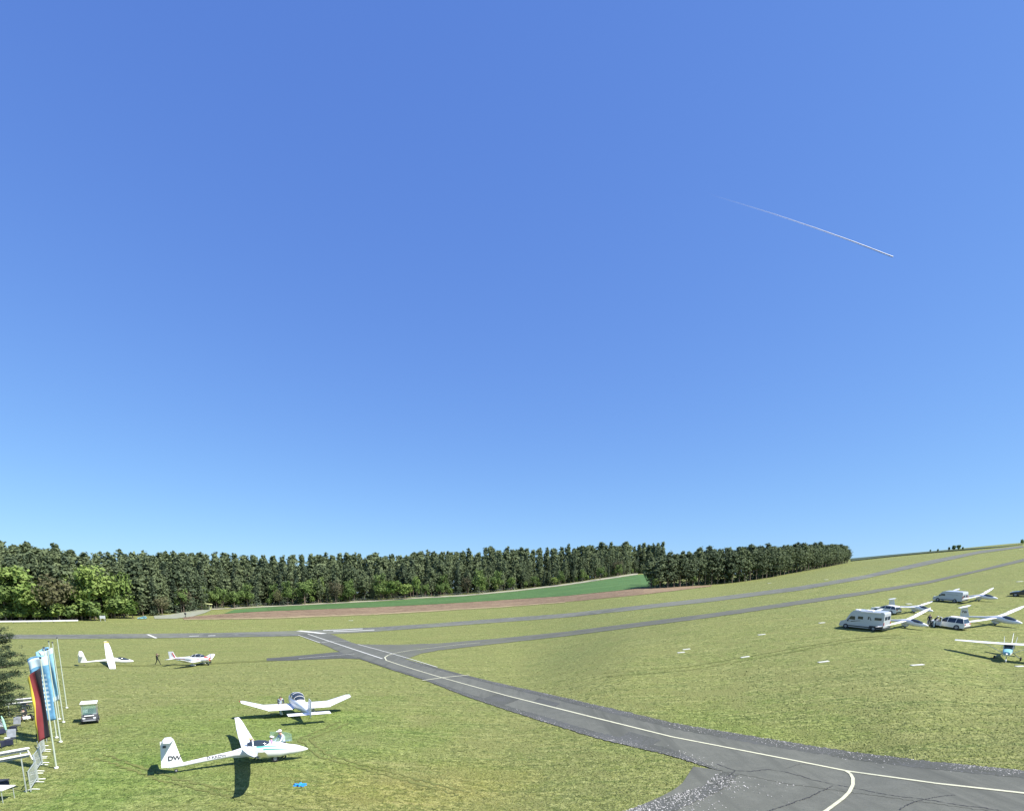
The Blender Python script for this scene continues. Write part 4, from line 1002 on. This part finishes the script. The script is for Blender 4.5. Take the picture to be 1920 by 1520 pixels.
cv = make_van('camper_van', 'silver high roof camper van with dark side windows, rear towards its glider', 'camper van', 6.0, 2.75, 2.05, M['silver'], True)
place(cv, 1619, 1178.5, 122, .95)
c1 = make_car('estate_car', 'white estate car half hidden behind the camper van', M['whitep'], 4.5, 1.5, 1.8)
place(c1, 1660, 1148.5, 118, .86)
c2 = make_car('sport_utility_car', 'white SUV with its front door open and people beside it', M['whitep'], 4.7, 1.7, 1.9, open_door=True)
place(c2, 1776, 1176, 120, .95)
pv = make_van('panel_van', 'white windowless panel van parked highest on the slope', 'van', 5.2, 2.15, 1.98, M['silver'], False)
place(pv, 1780, 1127.5, 115, .9)
c3 = make_car('dark_car', 'dark grey hatchback cut by the right picture edge', mat('anthracite_paint', (.035, .037, .045), .3, coat=.5), 4.3, 1.5, 1.78)
place(c3, 1922, 1117.5, 126, .95)
c4 = make_car('small_car', 'small pale blue car parked at the far hedge', M['cyan'], 4.0, 1.5, 1.7)
place(c4, 267, 1160, 200, .62)

# golf cart
gc = thing('golf_cart', 'small golf cart with a pale roof parked on the near grass', 'golf cart')
MB().slab([(-1.15, .3), (-1.15, .62), (-.3, .62), (-.2, .34), (.45, .34), (.6, .78), (.85, .80), (1.12, .55), (1.15, .3)], -.56, .56).build('body', M['dark'], gc)
s_ = MB().box((-.35, 0, .70), (.55, 1.0, .14)).build('seat', M['grey'], gc); MB().box((-.62, 0, .98), (.12, 1.0, .42), ry=R(-10)).build('backrest', M['dark'], gc)
MB().box((-.15, 0, 1.82), (1.75, 1.24, .08)).build('roof', M['whitep'], gc)
for sx, sy in ((.62, 1), (.62, -1), (-.95, 1), (-.95, -1)):
    MB().tube([(sx, sy*.52, .6), (sx*.9, sy*.54, 1.80)], .022, 6).build('roof_post', M['grey'], gc)
MB().add([(.64, -.5, .85), (.64, .5, .85), (.58, .5, 1.72), (.58, -.5, 1.72), (.62, -.5, .85), (.62, .5, .85), (.56, .5, 1.72), (.56, -.5, 1.72)], [(0, 1, 2, 3), (7, 6, 5, 4), (0, 4, 5, 1), (1, 5, 6, 2), (2, 6, 7, 3), (3, 7, 4, 0)]).build('windscreen', M['clear'], gc)
MB().tube([(.45, .25, .85), (.3, .25, 1.05)], .02, 5).build('steering_column', M['dark'], gc)
MB().box((.35, -.28, 1.12), (.08, .34, .3)).build('white_bag', M['whitecloth'], gc)
for sy in (1, -1):
    MB().box((1.14, sy*.38, .56), (.06, .2, .12)).build('headlight', M['lens'], gc)
    for x in (.78, -.8):
        w = MB().disc((x, sy*.52, .23), .23, .2, n=14).build('wheel', M['black'], gc); MB().disc((x, sy*.53, .23), .13, .2, n=10).build('rim', M['grey'], w)
MB().box((.98, 0, .76), (.3, .7, .05)).build('bonnet_trim', M['whitep'], gc)
MB().box((1.17, 0, .36), (.06, .9, .12)).build('bumper', M['grey'], gc)
place(gc, 170, 1353, -55, .86)

# ------------------------------------------------------------------ people
def person(label, pose, cols, cap=None, h=1.76, hair=True, group=None):
    """pose: dict of joint overrides; cols: (top, sleeves, legs, shoes)"""
    J = dict(pel=(0, 0, .95), bel=(0, 0, 1.12), che=(0, 0, 1.33), nek=(0, 0, 1.50), hed=(.02, 0, 1.62), top=(.01, 0, 1.72), nos=(.13, 0, 1.61),
             shl=(0, .19, 1.42), shr=(0, -.19, 1.42), ell=(-.03, .25, 1.15), elr=(-.03, -.25, 1.15), wrl=(.05, .26, .90), wrr=(.05, -.26, .90), hal=(.08, .26, .83), har=(.08, -.26, .83),
             hil=(0, .10, .90), hir=(0, -.10, .90), knl=(.03, .11, .50), knr=(.03, -.11, .50), anl=(0, .11, .10), anr=(0, -.11, .10), tol=(.18, .13, .04), tor=(.18, -.13, .04))
    J.update(pose)
    rad = dict(pel=.145, bel=.13, che=.15, nek=.055, hed=.095, top=.07, nos=.018, shl=.065, shr=.065, ell=.047, elr=.047, wrl=.032, wrr=.032, hal=.04, har=.04,
               hil=.09, hir=.09, knl=.062, knr=.062, anl=.042, anr=.042, tol=.038, tor=.038)
    E = [('pel', 'bel'), ('bel', 'che'), ('che', 'nek'), ('nek', 'hed'), ('hed', 'top'), ('hed', 'nos'), ('che', 'shl'), ('che', 'shr'), ('shl', 'ell'), ('shr', 'elr'), ('ell', 'wrl'), ('elr', 'wrr'), ('wrl', 'hal'), ('wrr', 'har'),
         ('pel', 'hil'), ('pel', 'hir'), ('hil', 'knl'), ('hir', 'knr'), ('knl', 'anl'), ('knr', 'anr'), ('anl', 'tol'), ('anr', 'tor')]
    names = list(J); ix = {n: i for i, n in enumerate(names)}
    me = D.meshes.new('person'); me.from_pydata([J[n] for n in names], [(ix[a], ix[b]) for a, b in E], [])
    tmp = D.objects.new('tmp', me); C.objects.link(tmp)
    md = tmp.modifiers.new('s', 'SKIN')
    for i, n in enumerate(names):
        sv = me.skin_vertices[0].data[i]; sv.radius = (rad[n], rad[n]); sv.use_root = (n == 'pel')
    sb = tmp.modifiers.new('b', 'SUBSURF'); sb.levels = 1; sb.render_levels = 1
    dg = bpy.context.evaluated_depsgraph_get(); dg.update()
    nm = D.meshes.new_from_object(tmp.evaluated_get(dg)); D.objects.remove(tmp)
    # fingers and thumb at each hand
    bm = bmesh.new(); bm.from_mesh(nm)
    for hs, ws in (('hal', 'wrl'), ('har', 'wrr')):
        hp = Vector(J[hs]); d = (hp-Vector(J[ws])).normalized(); sd_ = d.cross(Vector((0, 1, 0)) if abs(d.y) < .8 else Vector((1, 0, 0))).normalized()
        up_ = d.cross(sd_)
        for k, (off, ln) in enumerate(((-.03, .07), (-.01, .085), (.01, .08), (.03, .062), (.042, .05))):
            fb = MB(); b0 = hp+sd_*off+ (d*-.03 if k == 4 else d*.015); tip_ = b0+d*ln*.6+ (sd_*.04 if k == 4 else Vector())
            fb.tube([b0, (b0+tip_)/2+up_*.004, tip_+up_*.02+d*ln*.3], [.0095, .009, .007], 5)
            vs_ = [bm.verts.new(q) for q in fb.v]
            for f in fb.f: bm.faces.new([vs_[i] for i in f])
    bm.to_mesh(nm); bm.free()
    mats = [M['skin'], cols[0], cols[1], cols[2], cols[3]]
    nm.materials.clear(); [nm.materials.append(q) for q in mats]
    reg = {('pel', 'bel'): 1, ('bel', 'che'): 1, ('che', 'shl'): 1, ('che', 'shr'): 1, ('shl', 'ell'): 2, ('shr', 'elr'): 2, ('ell', 'wrl'): 2, ('elr', 'wrr'): 2, ('pel', 'hil'): 3, ('pel', 'hir'): 3, ('hil', 'knl'): 3, ('hir', 'knr'): 3, ('knl', 'anl'): 3, ('knr', 'anr'): 3, ('anl', 'tol'): 4, ('anr', 'tor'): 4}
    segs = [(Vector(J[a]), Vector(J[b]), reg.get((a, b), 0)) for a, b in E]
    for p in nm.polygons:
        c = p.center; best = 1e9; r_ = 0
        for a, b, g in segs:
            ab = b-a; tt = max(0, min(1, (c-a).dot(ab)/max(ab.length_squared, 1e-9))); dd = (c-(a+ab*tt)).length
            if dd < best: best = dd; r_ = g
        p.material_index = r_; p.use_smooth = True
    t = D.objects.new('person', nm); C.objects.link(t)
    tag(t, label, 'person', group)
    hd = Vector(J['hed'])
    if hair: MB().ball((hd.x-.025, hd.y, hd.z+.045), (.10, .095, .095)).build('hair', M['hair'], t, smooth=True)
    if cap:
        MB().ball((hd.x-.01, hd.y, hd.z+.075), (.118, .112, .085)).disc((hd.x+.06, hd.y, hd.z+.065), .135, .02, axis='z').build('cap', cap, t, smooth=True)
    for sg in (1, -1): MB().ball((hd.x+.088, hd.y+sg*.034, hd.z+.012), .012, 6, 4).build('eye', M['black'], t)
    return t
dk = (M['darkcloth'],)*3+(M['black'],)
p1 = person('person in dark clothes walking on the far grass with one arm raised to the face', dict(knl=(.22, .1, .52), anl=(.34, .1, .10), tol=(.50, .11, .06), knr=(-.06, -.1, .50), anr=(-.34, -.1, .14), tor=(-.2, -.1, .05), elr=(.18, -.24, 1.42), wrr=(.24, -.12, 1.62), har=(.26, -.06, 1.66), ell=(.16, .24, 1.30), wrl=(.30, .16, 1.52), hal=(.33, .12, 1.58)), dk)
place(p1, 296, 1246, -6, 1.12, tilt=False)
stand = {}
bend = dict(bel=(.05, 0, 1.10), che=(.16, 0, 1.28), nek=(.27, 0, 1.42), hed=(.36, 0, 1.49), top=(.38, 0, 1.58), nos=(.46, 0, 1.44), shl=(.2, .19, 1.34), shr=(.2, -.19, 1.34), ell=(.32, .24, 1.10), elr=(.32, -.24, 1.10), wrl=(.50, .18, .98), wrr=(.50, -.18, .98), hal=(.57, .17, .96), har=(.57, -.17, .96))
# beside the open cockpit, on the far side of the fuselage
gm = gd.matrix_world
def at_glider(x, y): q = gm @ Vector((x, y, 0)); return Gz(q.x, q.y)
p2 = person('person in a white cap and pale shirt standing over the open cockpit', dict(bend, che=(.09, 0, 1.31), nek=(.14, 0, 1.47), hed=(.19, 0, 1.57), top=(.19, 0, 1.67), nos=(.30, 0, 1.53), shl=(.1, .19, 1.38), shr=(.1, -.19, 1.38)), (M['shirt'], M['shirt'], M['navy'], M['black']), M['whitecloth'])
place(p2, 0, 0, 232, 1.08, tilt=False, p=at_glider(2.05, .72))
p3 = person('person with a straw coloured hat bending behind the closed rear canopy', bend, (M['beige'], M['beige'], M['navy'], M['black']), M['straw'])
place(p3, 0, 0, 250, .90, tilt=False, p=at_glider(.35, 1.0))
sit = dict(pel=(0, 0, .45), bel=(-.06, 0, .62), che=(-.08, 0, .84), nek=(-.07, 0, 1.01), hed=(-.04, 0, 1.13), top=(-.05, 0, 1.23), nos=(.06, 0, 1.12), shl=(-.08, .19, .93), shr=(-.08, -.19, .93), ell=(0, .24, .66), elr=(0, -.24, .66), wrl=(.22, .16, .60), wrr=(.22, -.16, .60), hal=(.29, .15, .60), har=(.29, -.15, .60),
           hil=(.03, .1, .45), hir=(.03, -.1, .45), knl=(.46, .12, .50), knr=(.46, -.12, .50), anl=(.5, .12, .10), anr=(.5, -.12, .10), tol=(.66, .13, .05), tor=(.66, -.13, .05))
csit = dict(sit, anl=(.86, .10, .38), anr=(.86, -.10, .38), tol=(1.0, .1, .44), tor=(1.0, -.1, .44))
p4 = person('person in lilac sitting in the open front cockpit of the nearest glider', csit, (M['purple'], M['purple'], M['navy'], M['black']), M['whitecloth'])
q = gm @ Vector((1.25, 0, .60)); place(p4, 0, 0, 20, .84, tilt=False, p=q)
cq = r1.matrix_world @ Vector((1.1, 1.15, 0))
p5 = person('person in a blue striped top bending at the cockpit of the middle aeroplane', bend, (M['shirt'], M['navy'], M['dark'], M['black']))
place(p5, 0, 0, -60, 1.0, tilt=False, p=Gz(cq.x, cq.y))
cm = c2.matrix_world
for i, (x, y, hd, po, co, lab, cp_) in enumerate(((.95, 1.9, 300, bend, (M['navy'], M['navy'], M['shirt'], M['black']), 'person in navy with pale jeans leaning into the open SUV door', M['whitecloth']),
        (1.75, 1.5, 250, stand, (M['navy'], M['navy'], M['dark'], M['black']), 'person in dark clothes standing by the front wheel of the SUV', None))):
    q = cm @ Vector((x, y, 0)); place(person(lab, po, co, cp_), 0, 0, hd, 1.0, tilt=False, p=Gz(q.x, q.y))
p6 = person('person in navy sitting with raised hood in front of the far bench frame', dict(sit), (M['navy'], M['navy'], M['navy'], M['black']))
place(p6, 43, 1333, 80, 1.0, tilt=False)
MB().box((0, 0, .2), (.4, .42, .4)).build('x', M['dark']).name = 'seat_block'
o = D.objects['seat_block']; tag(o, 'low dark stool under the person in navy at the left', 'stool'); place(o, 43, 1333, 80, 1, tilt=False)
p7 = person('small person in beige sitting on the pedal kart at the left', dict(sit), (M['beige'], M['beige'], M['beige'], M['whitecloth']), M['whitecloth'])
place(p7, 47, 1348, -40, .78, tilt=False)
pk = thing('pedal_kart', 'pedal kart with black wheels and pale front beneath the small person', 'pedal kart')
MB().tube([(-.5, 0, .28), (.6, 0, .28)], .04, 6).tube([(-.35, -.35, .24), (-.35, .35, .24)], .03, 6).tube([(.5, -.33, .24), (.5, .33, .24)], .03, 6).build('frame', M['red'], pk)
MB().box((-.1, 0, .33), (.36, .34, .08)).box((-.3, 0, .5), (.07, .34, .34)).build('seat', M['dark'], pk)
MB().box((.62, 0, .32), (.25, .5, .22)).build('front_fairing', M['whitecloth'], pk)
MB().tube([(.35, 0, .3), (.2, 0, .62)], .02, 5).disc((.19, 0, .63), .15, .03, axis='x').build('steering_wheel', M['black'], pk)
for x, y in ((-.35, .4), (-.35, -.4), (.5, .38), (.5, -.38)):
    w = MB().disc((x, y, .23), .23, .12, n=14).build('wheel', M['black'], pk); MB().disc((x, y, .23), .11, .125, n=10).build('rim', M['whitep'], w)
place(pk, 48, 1350, -40, .95)

# ------------------------------------------------------------------ flags, barriers, frames, chairs
def flagpole(u, v, h, label):
    t = thing('flagpole', label, 'flagpole', 'row of pale flagpoles')
    MB().tube([(0, 0, 0), (0, 0, h*.5), (0, 0, h)], [.045, .038, .028], 10).build('pole', M['polem'], t, smooth=True)
    MB().ball((0, 0, h+.04), .06, 8, 6).build('finial', M['dark'], t)
    MB().disc((0, 0, .05), .10, .1, axis='z').build('foot', M['whitep'], t)
    place(t, u, v, 0, 1, tilt=False); t['h'] = h; return t
def banner(pole, top, ln, wd, az, mats, fn, label, sag=.5, seed=1, ry=.9, rows=30, cols=12):
    g = random.Random(seed); ph = g.uniform(0, 6); vv = []; d = Vector((math.cos(R(az)), math.sin(R(az)), 0)); nrm = Vector((-d.y, d.x, 0))
    for i in range(rows+1):
        s = i/rows
        for j in range(cols+1):
            w = j/cols
            z = top - s*ln - sag*w*(1-.25*s) - .06*math.sin(5*w+ph); off = .16*w*math.sin(6*s+3*w+ph)+.05*w*math.sin(14*s-3*w+ph)+.06*math.sin(9*w+2*s)
            x = .06 + wd*w*(1-.18*math.sin(3.1*s)-.2*w)
            p = d*x+nrm*off; vv.append((p.x, p.y, z))
    b = MB()
    for i in range(rows):
        for j in range(cols):
            o = i*(cols+1)+j; b.cur = fn(i/rows, j/cols, i, j); b.add([vv[o], vv[o+1], vv[o+cols+2], vv[o+cols+1]], [(0, 1, 2, 3)])
    o = b.build('flag', mats); sol = o.modifiers.new('t', 'SOLIDIFY'); sol.thickness = .012
    bm = bmesh.new(); bm.from_mesh(o.data); bmesh.ops.remove_doubles(bm, verts=bm.verts, dist=.0005); bmesh.ops.recalc_face_normals(bm, faces=bm.faces); bm.to_mesh(o.data); bm.free()
    o.data.polygons.foreach_set('use_smooth', [True]*len(o.data.polygons))
    o.location = pole.location; tag(o, label, 'flag'); return o
fp = [flagpole(106, 1440, 6.3, 'nearest flagpole, carrying the black red gold banner'),
      flagpole(114, 1391, 6.3, 'flagpole with the patterned blue banner, second from the front'),
      flagpole(106.5, 1383, 6.3, 'flagpole close behind the red banner end, third from the front'),
      flagpole(112, 1348, 6.3, 'flagpole carrying a blue banner, third from the far end'),
      flagpole(119.5, 1354, 6.3, 'flagpole with the plain palest blue banner'),
      flagpole(125.5, 1327, 6.3, 'farthest and bare flagpole of the row, standing rightmost')]
banner(fp[0], 5.85, 3.9, .86, 205, [M['blackflag'], M['redflag'], M['gold']], lambda s, w, i, j: 0 if w < .32 else 1 if w < .67 else 2, 'tall black red and gold banner on the nearest pole', .7, 3)
banner(fp[1], 5.95, 4.3, 1.5, 197, [M['blueflag'], M['paleprint']], lambda s, w, i, j: 1 if (.2 < s < .85 and .15 < w < .85 and i % 2 == 0) or (s < .12) else 0, 'blue banner with pale rows of print next to the black red gold one', .45, 8)
banner(fp[2], 5.9, 4.2, 1.4, 192, [M['blueflag'], M['paleprint']], lambda s, w, i, j: 1 if (.15 < s < .85 and j in (3, 4, 6, 7) and i % 3 != 1) else 0, 'blue banner mostly covered by the one before it', .4, 13)
banner(fp[3], 5.9, 4.0, 1.2, 190, [M['blueflag'], M['skyflag']], lambda s, w, i, j: 0 if w < .5 else 1, 'two toned blue banner behind the patterned ones', .35, 17)
banner(fp[4], 5.9, 4.1, 1.15, 188, [M['skyflag'], M['paleprint']], lambda s, w, i, j: 0 if s < .88 and s > .08 else 1, 'plain palest blue banner at the right of the blue ones', .3, 23)

bars = [(62,1484),(67,1466),(72,1449),(76,1434),(79,1421),(81,1409),(83,1398)]
bp = [G(*q) for q in bars]
b0 = thing('crowd_barrier', 'crowd barrier at the near end of the barrier line', 'barrier', 'steel barriers beside the flagpoles')
fr = MB(); 
for y0, y1, z in ((-1.05, 1.05, 1.08), (-1.05, 1.05, .22)): fr.tube([(0, y0, z), (0, y1, z)], .024, 6)
for y in (-1.05, 1.05): fr.tube([(0, y, .05), (0, y, 1.08)], .024, 6)
fr.build('frame', M['galv'], b0)
for k in range(11): MB().tube([(0, -.87+k*.174, .22), (0, -.87+k*.174, 1.08)], .009, 5).build('bar', M['galv'], b0)
for y in (-.75, .75): MB().tube([(-.3, y, .03), (0, y, .1), (.3, y, .03)], .022, 5).build('foot', M['whitep'], b0)
blab = ['crowd barrier at the near end of the barrier line', 'second crowd barrier from the near end', 'third crowd barrier, where the line crosses the pole shadow', 'fourth crowd barrier, behind the pole shadow', 'fifth crowd barrier, second from the flags', 'crowd barrier at the far end under the red banner tip']
for i in range(6):
    b = b0 if i == 0 else copy_tree(b0, label=blab[i])
    a, c = bp[i], bp[i+1]; mid = (a+c)/2; d = c-a; L = math.hypot(d.x, d.y)
    b.location = Gz(mid.x, mid.y); b.rotation_euler = (0, 0, math.atan2(d.y, d.x)-R(90)+ (R(7) if i % 2 else R(-5))); b.scale = (1, L/2.16, 1)

def board_frame(label, pa, pb, hts, h=2.2, bw=.16):
    t = thing('board_frame', label, 'frame', None); d = pb-pa; L = math.hypot(d.x, d.y)
    for x in (0.15, L-.15): MB().tube([(x, 0, 0), (x, 0, h)], .028, 6).build('post', M['galv'], t)
    for k, z in enumerate(hts):
        o = MB().box((L/2, -.02, z), (L+.4, .24, .05)).build('board', M['whitep'], t); MB().box((L/2, .0, z-.10), (L+.3, .06, .12)).build('rail', M['benchgrey'], o)
    MB().tube([(L+.1, -.05, hts[0]), (L+.25, -.1, hts[-1]-.3)], .03, 6).build('end_bracket', M['whitep'], t)
    t.location = pa; t.rotation_euler = (0, 0, math.atan2(d.y, d.x)); return t
board_frame('near double board frame on thin posts at the left picture edge', G(-44, 1506), G(57, 1483), (2.22, 1.92))
board_frame('far white double board frame behind the seated person', G(14, 1342), G(72, 1336), (1.35, 1.05), h=1.3)
# low table at the bottom-left corner
lt = thing('camping_table', 'low white edged table in the bottom left corner', 'table')
MB().box((0, 0, .70), (1.6, .8, .05)).build('table_top', M['whitep'], lt)
for x in (-.7, .7):
    for y in (-.33, .33): MB().tube([(x, y, 0), (x, y, .7)], .02, 5).build('leg', M['galv'], lt)
place(lt, -8, 1500, 0, .9, tilt=False)
bx = thing('cool_box', 'dark cool box behind the low table at the left edge', 'box'); MB().box((0, 0, .2), (.6, .4, .4)).build('box', M['navy'], bx); MB().box((0, 0, .43), (.62, .42, .06)).build('lid', M['dark'], bx)
place(bx, 2, 1478, 10, 1, tilt=False)
ch0 = thing('folding_chair', 'grey folding chair nearest the double board frame', 'chair', 'folding chairs on the grass')
MB().box((0, 0, .44), (.46, .46, .04)).build('seat', M['dark'], ch0); MB().box((-.27, 0, .78), (.04, .46, .56), ry=R(-14)).build('backrest', M['benchgrey'], ch0)
for x, y in ((.2, .22), (.2, -.22), (-.2, .22), (-.2, -.22)): MB().tube([(x, y, .44), (x*1.15, y, 0)], .014, 5).build('leg', M['dark'], ch0)
MB().box((.24, 0, .27), (.03, .44, .32)).build('front_cloth', M['navy'], ch0)
clab = ['grey folding chair nearest the double board frame', 'grey folding chair below the pedal kart', 'dark folding chair at the left edge by the mint parasol', 'folding chair beside the barrier end and the red banner', 'dark folding chair cut by the left picture edge']
for i, (u, v, hd) in enumerate(((21, 1397, -70), (30, 1371, -80), (4, 1376, -40), (79, 1386, 150), (-2, 1402, 20))):
    c = ch0 if i == 0 else copy_tree(ch0, label=clab[i]); place(c, u, v, hd, 1.0, tilt=False)
pa = thing('parasol', 'folded mint green parasol leaning by the left chairs', 'parasol')
MB().tube([(0, 0, 0), (.0, 0, .8)], .02, 6).build('pole', M['galv'], pa); MB().tube([(0, 0, .7), (-.05, 0, 1.0), (-.12, 0, 1.5), (-.2, 0, 1.8)], [.05, .08, .07, .03], 8).build('folded_canopy', M['mint'], pa)
MB().disc((0, 0, .05), .2, .1, axis='z').build('foot', M['whitep'], pa)
place(pa, 14, 1384, 0, .9, tilt=False)
# small white information board among the far end of the barriers
ib = thing('small_sign', 'little white board on a stake by the last barrier', 'sign'); MB().tube([(0, 0, 0), (0, 0, .8)], .02, 5).build('stake', M['galv'], ib); MB().box((0, 0, .85), (.34, .03, .26)).build('board', M['whitecloth'], ib); place(ib, 88, 1391, 10, 1, tilt=False)

# crumpled blue sheet
bs = bmesh.new(); bmesh.ops.create_icosphere(bs, subdivisions=3, radius=.25); g = random.Random(4)
for v_ in bs.verts:
    k = 1+.35*math.sin(v_.co.x*31+2)+.3*math.sin(v_.co.y*27)+g.uniform(-.18, .18); v_.co = Vector((v_.co.x*k*1.15, v_.co.y*k*.8, max(-.01, v_.co.z*k*.55)))
me = D.meshes.new('blue_sheet'); bs.to_mesh(me); bs.free(); me.materials.append(M['bluebag']); o = D.objects.new('blue_sheet', me); C.objects.link(o); tag(o, 'crumpled bright blue sheet lying on the grass below the glider', 'sheet'); place(o, 563, 1472, 0, .85)

# white boundary plates lying in the grass
plates = [(1541,1167.5,10,'plate nearest the camper van'),(1428,1189.5,12,'plate alone left of the camper van'),(1287,1217,12,'upper one of the close pair of plates'),(1277,1223,12,'lower one of the close pair of plates'),
          (1397,1231.5,14,'plate between the close pair and the taxiway'),(1544,1240.5,18,'long plate below the camper van'),(1720,1246.5,22,'long plate left of the high wing aeroplane'),(1704,1132,8,'plate behind the estate car glider'),
          (1914,1029,8,'plate on the ridge at the right edge'),(1912,1249,12,'plate cut by the right edge below the high wing aeroplane'),(658,1163,7,'tiny plate beyond the runway'),(1442,1093,6,'tiny plate in front of the plantation'),(1549,1086.5,6,'tiny plate high beside the runway'),(585,1144,5,'tiny plate on the ploughed field'),(1912,1090,10,'plate above the dark hatchback')]
for u, v, wpx, lab in plates:
    q = G(u, v); w_ = wpx*2/F*q.y*.85
    w_ *= .68; t = MB().box((0, 0, .03), (max(.9, w_), .34 if v > 1150 else .5, .06)).build('boundary_plate', M['plate']); tag(t, 'white ' + lab, 'marker', 'white boundary plates in the grass')
    place(t, u, v, 6, 1)

# far left barrier, sign, house, shelter
A, B = G(-30, 1168.5), G(147, 1166); bt = thing('low_barrier', 'long low white board barrier beyond the runway at far left', 'barrier'); dd = B-A; L = math.hypot(dd.x, dd.y); n = 7
for k in range(n):
    x0, x1 = L*k/n+.02, L*(k+1)/n-.02; pm = A.lerp(B, (k+.5)/n); zc = float(T(pm.x, pm.y))-A.z
    MB().box(((x0+x1)/2, 0, zc+.55), (x1-x0, .3, .42)).build('board', M['whitep'], bt)
    MB().box((x0+.3, 0, zc+.2), (.12, .2, .4)).build('post', M['dark'], bt)
bt.location = A; bt.rotation_euler = (0, 0, math.atan2(dd.y, dd.x))
sg_ = thing('notice_board', 'white notice board on two legs in front of the far hedge', 'sign'); MB().box((0, 0, 1.35), (1.7, .1, .9)).build('panel', M['whitep'], sg_)
for x in (-.7, .7): MB().tube([(x, 0, 0), (x, 0, 1.0)], .07, 6).build('leg', M['galv'], sg_)
place(sg_, 193, 1164.5, 0, 1.0, tilt=False)
hs = thing('small_house', 'small house with pale gable showing over the far hedge', 'house')
MB().box((0, 0, 1.6), (9, 6, 3.2), bev=.01).build('wall', M['whitep'], hs)
MB().add([(-5, -3.6, 3.1), (5, -3.6, 3.1), (5, 3.6, 3.1), (-5, 3.6, 3.1), (-5, 0, 5.0), (5, 0, 5.0), (-5, -3.6, 2.95), (5, -3.6, 2.95), (5, 3.6, 2.95), (-5, 3.6, 2.95)], [(0, 1, 5, 4), (2, 3, 4, 5), (0, 4, 3), (1, 2, 5), (6, 9, 8, 7), (0, 6, 7, 1), (1, 7, 8, 2), (2, 8, 9, 3), (3, 9, 6, 0)]).build('roof', M['rust'], hs)
for x in (-3, 0, 3):
    w = MB().box((x, -3.02, 1.9), (1.1, .06, 1.1)).build('window', M['glass'], hs); MB().box((x, -3.05, 1.3), (1.3, .1, .08)).build('sill', M['whitep'], w)
MB().box((-2.5, 1.2, 4.9), (.7, .7, 1.3)).build('chimney', M['whitep'], hs)
q = G(228, 1152); place(hs, 0, 0, 14, .62, tilt=False, p=Gz(q.x, q.y, 1.9))
MB().box((0, 0, -1.3), (9.2, 6.2, 2.8), bev=.01).build('foundation', M['conc'], hs)
sh = thing('shelter', 'open shelter with a pale yellow roof where the access road meets the forest', 'shelter')
MB().slab([(-3.4, 2.3), (-3.2, 2.55), (0, 2.9), (3.2, 2.55), (3.4, 2.3), (3.3, 2.25), (0, 2.7), (-3.3, 2.25)], -1.6, 1.6).build('roof', M['yellowish'], sh)
for x in (-3, 0, 3):
    for y in (-1.4, 1.4): MB().box((x, y, 1.2), (.18, .18, 2.4)).build('post', M['conc'], sh)
MB().box((0, 1.4, .8), (6, .1, 1.5)).build('back_wall', M['yellowish'], sh)
place(sh, 381, 1143, 10, .95, tilt=False)
rp = thing('road_post', 'dark short post with a round head standing in the access road mouth', 'post'); MB().tube([(0, 0, 0), (0, 0, 1.0)], .1, 6).build('pole', M['dark'], rp); MB().ball((0, 0, 1.3), (.4, .2, .4)).build('head', M['dark'], rp); place(rp, 348, 1157, 0, 1, tilt=False)
rf = thing('field_fence', 'thin wire fence on posts along the field path below the forest', 'fence')
P = [G(*q) for q in resample([(402,1141),(500,1135.6),(704,1125),(873,1114.6),(966,1105.6)], 40)]; o0 = P[0]
for a in P: MB().tube([(a.x-o0.x, a.y-o0.y, a.z-o0.z), (a.x-o0.x, a.y-o0.y, a.z-o0.z+1.3)], .06, 5).build('post', M['conc'], rf)
for zz_ in (.6, 1.15): MB().tube([(a.x-o0.x, a.y-o0.y, a.z-o0.z+zz_) for a in P], .02, 4).build('wire', M['galv'], rf)
rf.location = o0

# contrail, some ten kilometres up
def sky_pt(u, v, alt): d = ray(u, v); k = (alt-CAMZ)/d[2]; return Vector(d*k)+Vector((0, 0, CAMZ))
cpx = [(1285,344),(1312,357),(1345,369),(1385,381),(1450,401),(1530,428),(1600,453),(1674,481.5)]
pts = [sky_pt(u, v, 9500) for u, v in resample(cpx, 50)]
mb = MB(); mb.tube(pts, [6+8*i/49+1.2*math.sin(i*2.1)*(i/49) for i in range(50)], 8)
ct = mb.build('contrail', D.materials.new('ice_cloud'), smooth=True); tag(ct, 'thin white contrail slanting down across the right of the blue sky', 'contrail')
m = ct.data.materials[0]; m.use_nodes = True; n = m.node_tree.nodes; l = m.node_tree.links; p = n['Principled BSDF']
p.inputs['Base Color'].default_value = (.9, .9, .9, 1); p.inputs['Roughness'].default_value = 1; p.inputs['Specular IOR Level'].default_value = 0
tc = n.new('ShaderNodeTexCoord'); sx = n.new('ShaderNodeSeparateXYZ'); l.new(tc.outputs['Generated'], sx.inputs[0]); mr = n.new('ShaderNodeMapRange')
mr.inputs[1].default_value = .08; mr.inputs[2].default_value = .9; mr.inputs[3].default_value = 0; mr.inputs[4].default_value = .97; l.new(sx.outputs['X'], mr.inputs[0])
pw = n.new('ShaderNodeMath'); pw.operation = 'POWER'; pw.inputs[1].default_value = 1.3; l.new(mr.outputs[0], pw.inputs[0]); l.new(pw.outputs[0], p.inputs['Alpha'])
